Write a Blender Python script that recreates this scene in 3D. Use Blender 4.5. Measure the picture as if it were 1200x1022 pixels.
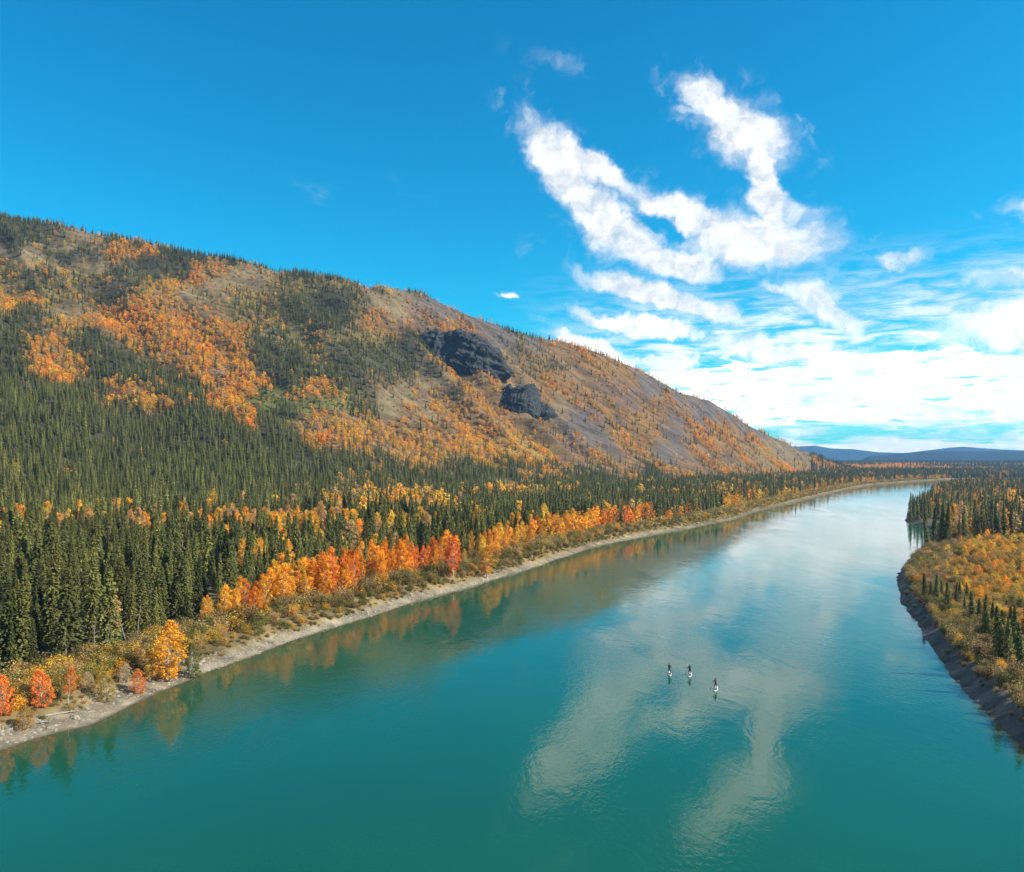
import bpy, bmesh, math, random
import numpy as np
from mathutils import Vector, Matrix

for o in list(bpy.data.objects):
    bpy.data.objects.remove(o, do_unlink=True)
SC = bpy.context.scene
COL = SC.collection
rng = np.random.default_rng(7)
random.seed(7)

# ------------------------------------------------------------------ camera
CAM_H = 38.0          # drone height above the river, metres
F = 950.0             # focal length in photo pixels (photo 1200 x 1022)
CX, HY = 600.0, 541.0  # principal column, horizon row
cam = bpy.data.cameras.new('camera')
cam.sensor_width = 36.0
cam.lens = 36.0 * F / 1200.0
cam.shift_y = (HY - 511.0) / 1200.0
cam.clip_start = 0.5
cam.clip_end = 90000.0
cam_ob = bpy.data.objects.new('camera', cam)
cam_ob.location = (0, 0, CAM_H)
cam_ob.rotation_euler = (math.radians(90), 0, 0)
COL.objects.link(cam_ob)
SC.camera = cam_ob

# ------------------------------------------------------------------ light
SUN_AZ, SUN_EL = 102.0, 36.0      # azimuth clockwise from +Y (view direction)
w = bpy.data.worlds.new('World')
SC.world = w
w.use_nodes = True
NT = w.node_tree
NT.nodes.clear()

def N(tree, kind, **kw):
    n = tree.nodes.new(kind)
    for k, v in kw.items():
        if k.startswith('i_'):
            n.inputs[int(k[2:])].default_value = v
        else:
            setattr(n, k, v)
    return n

def math_(tree, op, a, b=None, clamp=False):
    n = tree.nodes.new('ShaderNodeMath')
    n.operation = op
    n.use_clamp = clamp
    for i, v in enumerate((a, b)):
        if v is None:
            continue
        if isinstance(v, (int, float)):
            n.inputs[i].default_value = v
        else:
            tree.links.new(v, n.inputs[i])
    return n.outputs[0]

def maprange(tree, v, a, b, c=0.0, d=1.0, smooth=True):
    n = tree.nodes.new('ShaderNodeMapRange')
    n.interpolation_type = 'SMOOTHSTEP' if smooth else 'LINEAR'
    tree.links.new(v, n.inputs[0])
    for i, x in zip((1, 2, 3, 4), (a, b, c, d)):
        n.inputs[i].default_value = x
    return n.outputs[0]

def mixcol(tree, f, a, b, mode='MIX'):
    n = tree.nodes.new('ShaderNodeMix')
    n.data_type = 'RGBA'
    n.blend_type = mode
    n.clamp_factor = True
    for sock, v in ((n.inputs[0], f), (n.inputs[6], a), (n.inputs[7], b)):
        if hasattr(v, 'is_linked') or hasattr(v, 'links'):
            tree.links.new(v, sock)
        elif isinstance(v, (int, float)):
            sock.default_value = v
        else:
            sock.default_value = (*v, 1.0)
    return n.outputs[2]

def noise(tree, vec, scale, detail=4, rough=0.55, dist=0.0, dim='3D'):
    n = tree.nodes.new('ShaderNodeTexNoise')
    n.noise_dimensions = dim
    n.inputs['Scale'].default_value = scale
    n.inputs['Detail'].default_value = detail
    n.inputs['Roughness'].default_value = rough
    n.inputs['Distortion'].default_value = dist
    if vec is not None:
        tree.links.new(vec, n.inputs['Vector'])
    return n

def build_world():
    t = NT
    L = t.links
    sky = N(t, 'ShaderNodeTexSky', sky_type='NISHITA', sun_disc=False)
    sky.sun_elevation = math.radians(SUN_EL)
    sky.sun_rotation = math.radians(SUN_AZ)
    sky.altitude = 700
    sky.air_density = 1.0
    sky.dust_density = 0.6
    sky.ozone_density = 2.0
    hs = N(t, 'ShaderNodeHueSaturation')
    hs.inputs['Hue'].default_value = 0.495
    hs.inputs['Saturation'].default_value = 1.35
    hs.inputs['Value'].default_value = 1.3
    L.new(sky.outputs[0], hs.inputs['Color'])
    skycol = mixcol(t, 1.0, hs.outputs[0], (0.08, 1.07, 1.06), 'MULTIPLY')
    # direction -> azimuth / elevation, in degrees
    geo = N(t, 'ShaderNodeTexCoord')
    d = geo.outputs['Generated']
    sep = N(t, 'ShaderNodeSeparateXYZ')
    L.new(d, sep.inputs[0])
    az = math_(t, 'MULTIPLY', math_(t, 'ARCTAN2', sep.outputs[0], sep.outputs[1]), 180 / math.pi)
    el = math_(t, 'MULTIPLY', math_(t, 'ARCSINE', sep.outputs[2]), 180 / math.pi)
    cmb = N(t, 'ShaderNodeCombineXYZ')
    L.new(az, cmb.inputs[0]); L.new(el, cmb.inputs[1])
    ang = cmb.outputs[0]
    # cloud-sheet coordinates: where the ray meets a level sheet
    zc = math_(t, 'ADD', math_(t, 'MAXIMUM', sep.outputs[2], 0.0), 0.035)
    cs = N(t, 'ShaderNodeCombineXYZ')
    L.new(math_(t, 'DIVIDE', sep.outputs[0], zc), cs.inputs[0])
    L.new(math_(t, 'DIVIDE', sep.outputs[1], zc), cs.inputs[1])
    sheet = cs.outputs[0]
    # ragged edges: warp the angular coordinates
    wn = noise(t, ang, 0.24, 8, 0.62)
    wsub = N(t, 'ShaderNodeVectorMath', operation='SUBTRACT')
    L.new(wn.outputs['Color'], wsub.inputs[0]); wsub.inputs[1].default_value = (0.5, 0.5, 0.5)
    wsc = N(t, 'ShaderNodeVectorMath', operation='MULTIPLY')
    L.new(wsub.outputs[0], wsc.inputs[0]); wsc.inputs[1].default_value = (4.6, 3.6, 0)
    wad = N(t, 'ShaderNodeVectorMath', operation='ADD')
    L.new(ang, wad.inputs[0]); L.new(wsc.outputs[0], wad.inputs[1])
    wang = wad.outputs[0]

    def a_e(px, py):
        a = math.atan((px - CX) / F)
        return math.degrees(a), math.degrees(math.atan((HY - py) / F * math.cos(a)))

    def blob(x0, y0, x1, y1, r, soft=0.45, amp=1.0):
        a0, e0 = a_e(x0 + 6, y0 + 8); a1, e1 = a_e(x1 + 6, y1 + 8)
        rd = math.degrees(r * .80 / F)
        m = N(t, 'ShaderNodeMapping', vector_type='TEXTURE')
        L.new(wang, m.inputs['Vector'])
        m.inputs['Location'].default_value = ((a0 + a1) / 2, (e0 + e1) / 2, 0)
        m.inputs['Rotation'].default_value = (0, 0, math.atan2(e1 - e0, a1 - a0))
        m.inputs['Scale'].default_value = (math.hypot(a1 - a0, e1 - e0) / 2 + rd, rd, 1)
        ln = N(t, 'ShaderNodeVectorMath', operation='LENGTH')
        L.new(m.outputs[0], ln.inputs[0])
        return maprange(t, ln.outputs['Value'], 1.25, soft, 0.0, amp), maprange(t, ln.outputs['Value'], 1.8, 0.7, 0.0, amp)
    B = [  # the wing-shaped cloud
        (614, 143, 690, 235, 33), (670, 215, 750, 290, 40), (730, 292, 840, 304, 27),
        (640, 155, 745, 222, 20), (735, 218, 850, 262, 28), (810, 270, 950, 280, 42), (880, 235, 955, 250, 22, .2, .75),
        # its upright tail
        (803, 96, 850, 130, 29), (835, 130, 892, 155, 42), (880, 165, 893, 215, 23), (888, 210, 902, 255, 27),
        (775, 116, 830, 128, 9, .1, .6),
        # long rolls under it
        (672, 308, 872, 376, 21), (660, 352, 825, 394, 17), (642, 380, 750, 420, 20), (750, 420, 808, 414, 16),
        (577, 334, 597, 336, 7), (872, 320, 930, 330, 11, .2, .8), (915, 326, 1015, 374, 28, .3, .9),
        (800, 392, 1030, 404, 30, .2, .95),
        (1008, 297, 1092, 295, 12, .1, .8), (1165, 238, 1290, 232, 16, .1, .85), (625, 62, 660, 72, 14, .1, .35),
        (1128, 318, 1340, 322, 26, .2, .9), (1105, 375, 1400, 360, 52, .3, 1.0), (1240, 280, 1400, 260, 30, .3, .9)]
    acc = halo = None
    for b in B:
        v, hv = blob(*b)
        acc = v if acc is None else math_(t, 'MAXIMUM', acc, v)
        halo = hv if halo is None else math_(t, 'MAXIMUM', halo, hv)
    hole, _ = blob(748, 244, 790, 262, 12, .3, .75)
    acc = math_(t, 'SUBTRACT', acc, hole, True)
    # streaks drawn out along the horizon
    st = N(t, 'ShaderNodeMapping', vector_type='POINT')
    st.inputs['Scale'].default_value = (0.30, 1.6, 1)
    st.inputs['Rotation'].default_value = (0, 0, math.radians(10))
    L.new(ang, st.inputs['Vector'])
    stn = noise(t, st.outputs[0], 0.9, 7, 0.62, 0.4)
    # broken sheet over the rest of the sky, thicker towards the horizon
    sh = noise(t, sheet, 0.75, 8, 0.6, 0.5)
    lowband = math_(t, 'MULTIPLY', maprange(t, el, 8.6, 5.2), maprange(t, az, 0.0, 14.0, 0.10, 1.0))
    behind = maprange(t, math_(t, 'ABSOLUTE', az), 42.0, 75.0)
    streak = math_(t, 'MULTIPLY', maprange(t, stn.outputs[0], 0.58, 0.40), -0.55)
    cov = math_(t, 'ADD', math_(t, 'MULTIPLY', lowband, math_(t, 'ADD', 0.78, streak)), math_(t, 'MULTIPLY', behind, 0.16))
    broken = math_(t, 'MULTIPLY', maprange(t, math_(t, 'ADD', sh.outputs[0], math_(t, 'SUBTRACT', cov, 0.50)), 0.08, 0.34), 0.95)
    # thin gap over the far hills
    gs = noise(t, ang, 0.0, 5, 0.6)
    gm = N(t, 'ShaderNodeMapping', vector_type='POINT')
    gm.inputs['Scale'].default_value = (0.11, 1.1, 1)
    L.new(ang, gm.inputs['Vector']); L.new(gm.outputs[0], gs.inputs['Vector'])
    gs.inputs['Scale'].default_value = 1.0
    elw = math_(t, 'ADD', el, math_(t, 'MULTIPLY', math_(t, 'SUBTRACT', gs.outputs[0], 0.5), 2.2))
    gap = math_(t, 'MULTIPLY', maprange(t, elw, 1.1, 1.7), maprange(t, elw, 2.6, 2.1))
    broken = math_(t, 'MULTIPLY', broken, math_(t, 'SUBTRACT', 1.0, math_(t, 'MULTIPLY', gap, 0.85)))
    # filaments inside the clouds
    fil = noise(t, wang, 0.55, 8, 0.62, 0.25)
    fea = math_(t, 'MULTIPLY', halo, maprange(t, fil.outputs[0], 0.50, 0.78, 0.0, 0.45))
    body = math_(t, 'MULTIPLY', acc, maprange(t, math_(t, 'ADD', fil.outputs[0], math_(t, 'MULTIPLY', acc, 0.42)), 0.38, 0.98))
    veil = math_(t, 'MULTIPLY', math_(t, 'MULTIPLY', maprange(t, stn.outputs[0], 0.36, 0.66), maprange(t, el, 15.0, 7.5)),
                 maprange(t, az, -2.0, 14.0, 0.0, 0.85))
    dens = math_(t, 'MAXIMUM', math_(t, 'MAXIMUM', math_(t, 'MAXIMUM', body, fea), broken), veil, True)
    dens = math_(t, 'MULTIPLY', dens, maprange(t, el, -0.5, 0.5), True)
    # sunlit cloud, warmer and dimmer low down
    cl_hi = (8.4, 8.6, 8.8)
    cl_lo = (13.0, 12.5, 11.5)
    clc = mixcol(t, maprange(t, el, 4.0, 13.0), cl_lo, cl_hi)
    shade = math_(t, 'MULTIPLY', maprange(t, stn.outputs[0], 0.3, 0.7, 0.88, 1.04), maprange(t, fil.outputs[0], 0.35, 0.68, 0.80, 1.06))
    vm = N(t, 'ShaderNodeVectorMath', operation='SCALE')
    L.new(clc, vm.inputs[0]); L.new(shade, vm.inputs['Scale'])
    col = mixcol(t, dens, skycol, vm.outputs[0])
    bg = N(t, 'ShaderNodeBackground')
    bg.inputs['Strength'].default_value = 0.085
    L.new(col, bg.inputs['Color'])
    out = N(t, 'ShaderNodeOutputWorld')
    L.new(bg.outputs[0], out.inputs[0])
build_world()

sun = bpy.data.lights.new('sun', 'SUN')
sun.energy = 5.0
sun.angle = math.radians(0.5)
sun.color = (1.0, 0.93, 0.80)
sun_ob = bpy.data.objects.new('sun', sun)
_a, _e = math.radians(SUN_AZ), math.radians(SUN_EL)
sdir = Vector((math.sin(_a) * math.cos(_e), math.cos(_a) * math.cos(_e), math.sin(_e)))
sun_ob.rotation_euler = sdir.to_track_quat('Z', 'Y').to_euler()
sun_ob.location = sdir * 3000
COL.objects.link(sun_ob)

vs = SC.view_settings
vs.view_transform = 'Standard'
vs.look = 'None'
vs.exposure = 0.68
vs.gamma = 1.0
vs.use_curve_mapping = False
SC.cycles.max_bounces = 6
SC.cycles.transparent_max_bounces = 4
SC.cycles.volume_bounces = 0
SC.cycles.caustics_reflective = False
SC.cycles.caustics_refractive = False

# ------------------------------------------------------------------ noise
def _hash(ix, iy, seed):
    h = (ix.astype(np.int64) * 374761393 + iy.astype(np.int64) * 668265263 + seed * 974711) & 0x7fffffff
    h = ((h ^ (h >> 13)) * 1274126177) & 0x7fffffff
    return ((h ^ (h >> 16)) & 0xffff) / 65535.0

def vnoise(x, y, seed=0):
    ix = np.floor(x); iy = np.floor(y)
    fx = x - ix; fy = y - iy
    fx = fx * fx * (3 - 2 * fx); fy = fy * fy * (3 - 2 * fy)
    a = _hash(ix, iy, seed); b = _hash(ix + 1, iy, seed)
    c = _hash(ix, iy + 1, seed); d = _hash(ix + 1, iy + 1, seed)
    return (a * (1 - fx) + b * fx) * (1 - fy) + (c * (1 - fx) + d * fx) * fy

def fbm(x, y, oct=4, seed=0, gain=0.5):
    s = 0.0; a = 1.0; t = 0.0
    for i in range(oct):
        s = s + a * vnoise(x * 2 ** i + 17.3 * i, y * 2 ** i - 9.1 * i, seed + i)
        t += a; a *= gain
    return s / t           # 0..1

def sstep(a, b, x):
    t = np.clip((x - a) / (b - a), 0, 1)
    return t * t * (3 - 2 * t)

# ------------------------------------------------------------------ shore lines (world metres, water level 0)
def W(px, py, z=0.0):
    Y = (CAM_H - z) * F / (py - HY)
    return ((px - CX) / F * Y, Y)

LEFT_SHORE = [(-900, -2500), (-420, -700), (-190, -120), (-110, 40)] + [W(*p) for p in [
    (0, 877), (50, 860), (100, 847), (140, 828), (200, 803), (240, 788), (290, 771), (340, 753), (400, 734), (440, 722),
    (483, 705), (550, 688), (617, 668), (650, 655), (700, 640), (758, 627), (817, 618), (860, 609), (890, 599),
    (933, 589), (967, 580), (1000, 572), (1025, 568), (1062, 565)]] + [(917, 1719), (1500, 1850), (3000, 1950), (9000, 2100)]
LEFT_POLY = LEFT_SHORE + [(9000, 60000), (-60000, 60000), (-60000, -2500)]
R1 = [W(*p) for p in [(1200, 874), (1170, 848), (1136, 814), (1113, 790), (1094, 762), (1079, 742), (1068, 725), (1054, 708),
                      (1050, 691), (1051, 672), (1062, 657), (1076, 646), (1093, 637)]]
R1_POLY = [(-300, -2500), (-60, -500), (30, -120), (60, 60)] + R1 + [(283, 505), (364, 610), (440, 672), (700, 720), (3000, 760), (3000, -2500)]
R2_POLY = [W(1088, 616), W(1068, 615), W(1060, 610), W(1061, 607), (326, 656), (477, 926), (640, 1203), (798, 1430), (1500, 1560), (3000, 1640), (9000, 1780),
           (9000, 900), (3000, 850), (700, 800), (478, 775), (400, 700), (313, 575)]

def sdist(P, poly):
    """signed distance to a closed polygon, positive inside"""
    X, Y = P[:, 0], P[:, 1]
    best = np.full(len(X), 1e18)
    inside = np.zeros(len(X), bool)
    n = len(poly)
    for i in range(n):
        ax, ay = poly[i]; bx, by = poly[(i + 1) % n]
        dx, dy = bx - ax, by - ay
        t = np.clip(((X - ax) * dx + (Y - ay) * dy) / (dx * dx + dy * dy), 0, 1)
        ex = X - ax - t * dx; ey = Y - ay - t * dy
        best = np.minimum(best, ex * ex + ey * ey)
        c = (ay > Y) != (by > Y)
        if dy != 0:
            inside ^= c & (X < dx * (Y - ay) / dy + ax)
    return np.where(inside, 1, -1) * np.sqrt(best)

# ------------------------------------------------------------------ hill profile: per column of bearing, depth and height of six stations
HX = np.array([-1400, -300, 0, 200, 400, 550, 700, 850, 950, 1010, 1100], float)
HYs = np.array([  # depth of stations
    [160, 300, 450, 640, 800, 900],
    [210, 380, 560, 760, 930, 1060],
    [280, 450, 650, 850, 1020, 1150],
    [350, 530, 720, 900, 1070, 1195],
    [430, 620, 800, 950, 1120, 1250],
    [600, 790, 960, 1100, 1250, 1370],
    [850, 1000, 1150, 1270, 1400, 1500],
    [1180, 1300, 1400, 1500, 1610, 1700],
    [1500, 1600, 1700, 1780, 1870, 1950],
    [1600, 1700, 1800, 1880, 1960, 2050],
    [1700, 1800, 1900, 2000, 2100, 2200]], float)
HYI = np.array([  # photo row of the ground at those stations (last one comes from the skyline)
    [0, 555, 480, 385, 300, 0],
    [0, 555, 480, 385, 305, 0],
    [0, 562, 490, 398, 318, 0],
    [0, 566, 500, 420, 345, 0],
    [0, 570, 516, 450, 378, 0],
    [0, 564, 522, 468, 412, 0],
    [0, 558, 531, 492, 448, 0],
    [0, 556, 543, 524, 502, 0],
    [0, 558, 556, 553, 546, 0],
    [0, 559, 558, 557, 556, 0],
    [0, 559, 559, 559, 558, 0]], float)
SKX = np.array([-1400, -300, 0, 30, 60, 120, 180, 240, 280, 320, 360, 400, 430, 450, 480, 510, 540, 570, 600, 630, 660, 680, 700, 720,
                760, 800, 830, 850, 880, 900, 920, 940, 960, 985, 1010, 1100], float)
SKY_ = np.array([300, 215, 258, 261, 266, 279, 292, 304, 311, 318, 323, 331, 339, 338, 342, 354, 369, 380, 390, 398, 404, 408, 415, 423,
                 441, 463, 470, 481, 501, 511, 519, 531, 539, 549, 555, 557], float)
BASE = 5.0

def _profiles():
    out = []
    for i, x in enumerate(HX):
        sk = np.interp(x, SKX, SKY_)
        z = []
        for k in range(6):
            if k == 0:
                z.append(0.0)
            else:
                yi = sk if k == 5 else HYI[i, k]
                z.append(max(CAM_H + HYs[i, k] * (HY - yi) / F - BASE, 0.5 * k))
        out.append(z)
    return np.array(out)
HZ = _profiles()

def hill(X, Y):
    r = np.hypot(X, Y)
    az = np.arctan2(X, Y)
    azc = np.maximum(az, math.atan((-1400 - CX) / F))
    Ye = r * np.cos(azc)
    px = CX + F * np.tan(np.clip(azc, -1.2, 1.2))
    px = np.where(azc > 1.1, 5000, px)
    D = [np.interp(px, HX, HYs[:, k]) for k in range(6)]
    Z = [np.interp(px, HX, HZ[:, k]) for k in range(5)]
    sk = np.interp(px, SKX, SKY_)
    Z.append(np.maximum(CAM_H + D[5] * (HY - sk) / F - BASE, 2.5))
    D.append(D[5] + 90); Z.append(Z[5] + 2 - 0.03 * 90)
    D.append(D[5] + 500); Z.append(Z[5] * 0.72)
    D.append(D[5] + 1600); Z.append(Z[5] * 0.05)
    D.insert(0, D[0] * 0 ); Z.insert(0, Z[0] * 0)
    n = len(D)
    # piecewise cubic (Catmull-Rom style slopes, limited)
    S = []
    for k in range(n):
        if k == 0 or k == n - 1:
            S.append(D[0] * 0)
        else:
            s0 = (Z[k] - Z[k - 1]) / (D[k] - D[k - 1]); s1 = (Z[k + 1] - Z[k]) / (D[k + 1] - D[k])
            S.append(np.where(s0 * s1 <= 0, 0, 2 * s0 * s1 / (np.abs(s0 + s1) + 1e-9) * np.sign(s0 + s1)))
    h = np.zeros_like(r)
    for k in range(n - 1):
        dk = D[k + 1] - D[k]
        t = (Ye - D[k]) / dk
        m = (t >= 0) & (t < 1)
        t2 = t * t; t3 = t2 * t
        v = (2 * t3 - 3 * t2 + 1) * Z[k] + (t3 - 2 * t2 + t) * dk * S[k] + (-2 * t3 + 3 * t2) * Z[k + 1] + (t3 - t2) * dk * S[k + 1]
        h = np.where(m, v, h)
    fade = sstep(-1.9, -1.45, az)
    return np.maximum(h, 0) * fade, Z[6], px

H1X = np.array([-2000, 700, 900, 960, 985, 1005, 1020, 1040, 1060, 1100, 1150, 1200, 1300, 1600, 3000], float)
H1Y = np.array([515, 535, 538, 548, 546, 541, 534, 532.5, 530.5, 528, 528.5, 528, 525, 520, 515], float)
H2X = np.array([-2000, 700, 900, 935, 955, 975, 1000, 1030, 1060, 1090, 1110, 1128, 1150, 1200, 1300, 1600, 3000], float)
H2Y = np.array([515, 525, 522, 523, 522, 525.5, 526.5, 530, 531, 527.5, 525, 523.5, 525.5, 528, 519, 516, 512], float)

def height(P):
    """ground height of N points, and the distances inland"""
    X, Y = P[:, 0], P[:, 1]
    wob = (fbm(X / 14, Y / 14, 3, 5) - 0.5) * 3.0 * sstep(40, 160, np.hypot(X, Y)) + (fbm(X / 60, Y / 60, 2, 9) - 0.5) * 5.0
    dl = sdist(P, LEFT_POLY) + wob * 0.8
    d1 = sdist(P, R1_POLY) + wob * 0.35 + (fbm(X / 3.1, Y / 3.1, 3, 24) - .5) * 1.3
    d2 = sdist(P, R2_POLY) + wob
    pxl = CX + F * X / np.maximum(Y, 1)
    dl = dl + (0.9 + 3.0 * fbm(X / 17, Y / 17, 3, 6)) * sstep(140, 320, pxl) * sstep(0, 2.2, dl)      # the beach narrows upstream
    d = np.maximum(np.maximum(dl, d1), d2)
    r = np.hypot(X, Y)
    lump = fbm(X / 9, Y / 9, 4, 21) - 0.5
    lump2 = fbm(X / 45, Y / 45, 3, 22) - 0.5
    # left bank: gravel beach, low cut bank, terrace
    zl = np.interp(dl, [-40, -12, 0, 4.5, 6.5, 11, 60, 150], [-7, -3.2, 0, 0.62, 1.5, 2.6, 3.6, 5.0])
    zl = zl + lump * 0.8 * sstep(3, 12, dl) + lump * 0.22 * sstep(0, 2, dl) + lump2 * 2.0 * sstep(10, 60, dl)
    h, ztop, px = hill(X, Y)
    on = sstep(8, 70, h)
    a = 0.72 * X + 0.69 * Y; b = -0.69 * X + 0.72 * Y
    gul = 1 - np.abs(2 * fbm(a / 75, b / 420, 4, 31) - 1) * 2
    top = 1 - 0.8 * sstep(0.80, 0.98, h / np.maximum(ztop, 20))
    relief = (gul * 18 + (fbm(X / 110, Y / 110, 4, 33) - 0.5) * 26 + (fbm(X / 24, Y / 24, 3, 34) - 0.5) * 5) * on * top
    relief = relief * np.clip(ztop / 200, 0.2, 1)
    zl = zl + h + relief
    # right bank: steep cut bank, flat shrub land
    z1 = np.interp(d1, [-30, -5, 0, 0.8, 2.9, 4.2, 40], [-7, -2.6, 0, 0.30, 2.0, 2.5, 3.5]) + lump * 0.5 * sstep(.5, 3, d1) + (fbm(X / 2.2, Y / 2.2, 3, 23) - .5) * 0.55 * sstep(0.2, 1.5, d1) + lump2 * 1.0 * sstep(10, 40, d1)
    z2 = np.interp(d2, [-30, -5, 0, 4, 9, 60], [-7, -2.6, 0, 1.2, 2.6, 3.2]) + lump * 0.6 * sstep(1, 6, d2)
    z2 = z2 + 26 * sstep(90, 420, d2) * sstep(760, 1250, X) * fbm(X / 500, Y / 500, 2, 41)
    z = np.where(dl >= np.maximum(d1, d2), zl, np.where(d1 >= d2, z1, z2))
    # far plain and the hills at its back
    rr = np.where(Y > 0, Y, r)
    pxx = np.where(Y > r * 0.2, CX + F * X / np.maximum(Y, 1), np.where(X > 0, 3000, -2000))
    far = sstep(2100, 2900, rr)
    z = z * (1 - far * 0.6) + far * (9 + 12 * sstep(2400, 3700, rr) + 10 * (fbm(X / 1300, Y / 1300, 4, 51)))
    rough = (fbm(X / 900, Y / 900, 5, 52) - 0.5)
    c1 = CAM_H + 5000 * (HY - np.interp(pxx, H1X, H1Y)) / F
    c2 = CAM_H + 9500 * (HY - np.interp(pxx, H2X, H2Y)) / F
    z = np.maximum(z, (c1 + rough * 14) * np.exp(-((rr - 5000) / np.where(rr < 5000, 520, 1500)) ** 2) - 30 * (rr < 3000))
    z = np.maximum(z, (c2 + rough * 22) * np.exp(-((rr - 9500) / np.where(rr < 9500, 1700, 2500)) ** 2) - 30 * (rr < 3000))
    return z, dl, d1, d2, h

def H1(x, y):
    return float(height(np.array([[x, y]], float))[0][0])

# ------------------------------------------------------------------ vegetation cover of the hillside (30 x 15 photo-pixel cells, seen as bearings)
VEG = [
    "SSS", "SSBBS", "BBSSOOSSS", "mBBBSSSSmSS", "msmmsSSOoBBSSSS", "mSmssmYBBBBmmmBBs", "YYmsOOoBmmmSSSBBGG", "SsBoOOOoommSSSoBpGGs",
    "SsYoOOOOYOmmSSoopOpGSS", "SOSSsOOOOOSmmmmSSoOGGOos", "SOSSSsOOOOSSmSSSspoBsoOOG", "SOOSSSoOOOSSSSSSsppBosoOOG",
    "SSOSSSSOoOOSOSssBooBBOopOGG", "SSSSOOSSOOggOgsBpsoOBOOppGG", "SSSSSoOSOOggggSBBooooBoOpOoGG",
    "SSSSSSSSSOSSooooBooooBGpOOpGG", "SSSSSSSSSSSSoOooooOoooGGOOGOOG", "SSSSSSSSSSSSOoooooYYYopGOOGOOOBB",
    "SSSSSSSSSSSSSSSooooYYYooooGopYBB", "SSSSSSSSSSSSSSSSSsSSSooooSooooYBoo", "SSSSSSSSSSSSSmmSSSSBoSSSooBoooOOOO",
    "SSSSSSSSSSSSmmmmmSSooSSSSSSSSSSSSSS"]
CODES = "SsmOYoBGpRg"

def veg_at(P, z, jitter=1.0, seed=0, amp=11.0):
    Y = np.maximum(P[:, 1], 1.0)
    px = CX + F * P[:, 0] / Y
    py = HY - F * (z + 3 - CAM_H) / Y
    a = (0.72 * P[:, 0] + 0.69 * P[:, 1]) / 26; b = (-0.69 * P[:, 0] + 0.72 * P[:, 1]) / 85   # across and down the slope
    px = px + (fbm(a, b, 4, 61) - 0.5) * 5 * amp * jitter
    py = py + (fbm(a, b, 4, 67) - 0.5) * 3.4 * amp * jitter
    if seed:
        g = np.random.default_rng(seed)
        px = px + g.normal(0, 6.5, len(px)); py = py + g.normal(0, 3.2, len(py))
    ci = np.clip((px / 30).astype(int), 0, 60)
    ri = np.clip(((py - 255) / 15).astype(int), 0, len(VEG) - 1)
    mx = max(len(s) for s in VEG)
    tab = np.array([[CODES.index((s + s[-1] * mx)[c]) for c in range(mx)] for s in VEG])
    return tab[ri, np.minimum(ci, mx - 1)], px, py

# ------------------------------------------------------------------ helpers for objects
def tag(o, label=None, cat=None, group=None, kind=None):
    if label: o['label'] = label
    if cat: o['category'] = cat
    if group: o['group'] = group
    if kind: o['kind'] = kind
    return o

def mesh_np(name, V, Fc, mat=None, smooth=False):
    """mesh from arrays; faces all of one size"""
    me = bpy.data.meshes.new(name)
    V = np.asarray(V, np.float32); Fc = np.asarray(Fc, np.int32)
    k = Fc.shape[1]
    me.vertices.add(len(V)); me.vertices.foreach_set('co', V.ravel())
    me.loops.add(Fc.size); me.loops.foreach_set('vertex_index', Fc.ravel())
    me.polygons.add(len(Fc)); me.polygons.foreach_set('loop_start', np.arange(0, Fc.size, k, dtype=np.int32))
    if smooth:
        me.polygons.foreach_set('use_smooth', np.ones(len(Fc), bool))
    me.update(calc_edges=True)
    if mat: me.materials.append(mat)
    return me

def link(name, data, parent=None, loc=None):
    o = bpy.data.objects.new(name, data)
    COL.objects.link(o)
    if parent: o.parent = parent
    if loc is not None: o.location = loc
    return o

def newmat(name):
    m = bpy.data.materials.new(name)
    m.use_nodes = True
    t = m.node_tree
    return m, t, t.nodes['Principled BSDF'], t.links

# ------------------------------------------------------------------ materials
def mat_ground():
    m, t, b, L = newmat('ground')
    at = N(t, 'ShaderNodeAttribute', attribute_name='ground_colour')
    tc = N(t, 'ShaderNodeTexCoord')
    n1 = noise(t, tc.outputs['Object'], 0.35, 8, 0.65)
    n2 = noise(t, tc.outputs['Object'], 0.03, 5, 0.6)
    mp = N(t, 'ShaderNodeMapping')          # streaks of scree along the fall line
    mp.inputs['Rotation'].default_value = (0, 0, math.radians(44))
    mp.inputs['Scale'].default_value = (0.010, 0.11, 0.02)
    L.new(tc.outputs['Object'], mp.inputs['Vector'])
    n3 = noise(t, mp.outputs[0], 1.0, 5, 0.6)
    f = math_(t, 'MULTIPLY', maprange(t, n1.outputs[0], 0.25, 0.75, 0.72, 1.28),
              math_(t, 'MULTIPLY', maprange(t, n2.outputs[0], 0.25, 0.75, 0.85, 1.15), maprange(t, n3.outputs[0], 0.32, 0.68, 0.66, 1.34)))
    sc = N(t, 'ShaderNodeVectorMath', operation='SCALE')
    L.new(at.outputs['Color'], sc.inputs[0]); L.new(f, sc.inputs['Scale'])
    L.new(sc.outputs[0], b.inputs['Base Color'])
    b.inputs['Roughness'].default_value = 0.95
    b.inputs['Specular IOR Level'].default_value = 0.15
    bp = N(t, 'ShaderNodeBump')
    bp.inputs['Strength'].default_value = 0.6; bp.inputs['Distance'].default_value = 0.5
    L.new(n1.outputs[0], bp.inputs['Height']); L.new(bp.outputs[0], b.inputs['Normal'])
    return m

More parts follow.
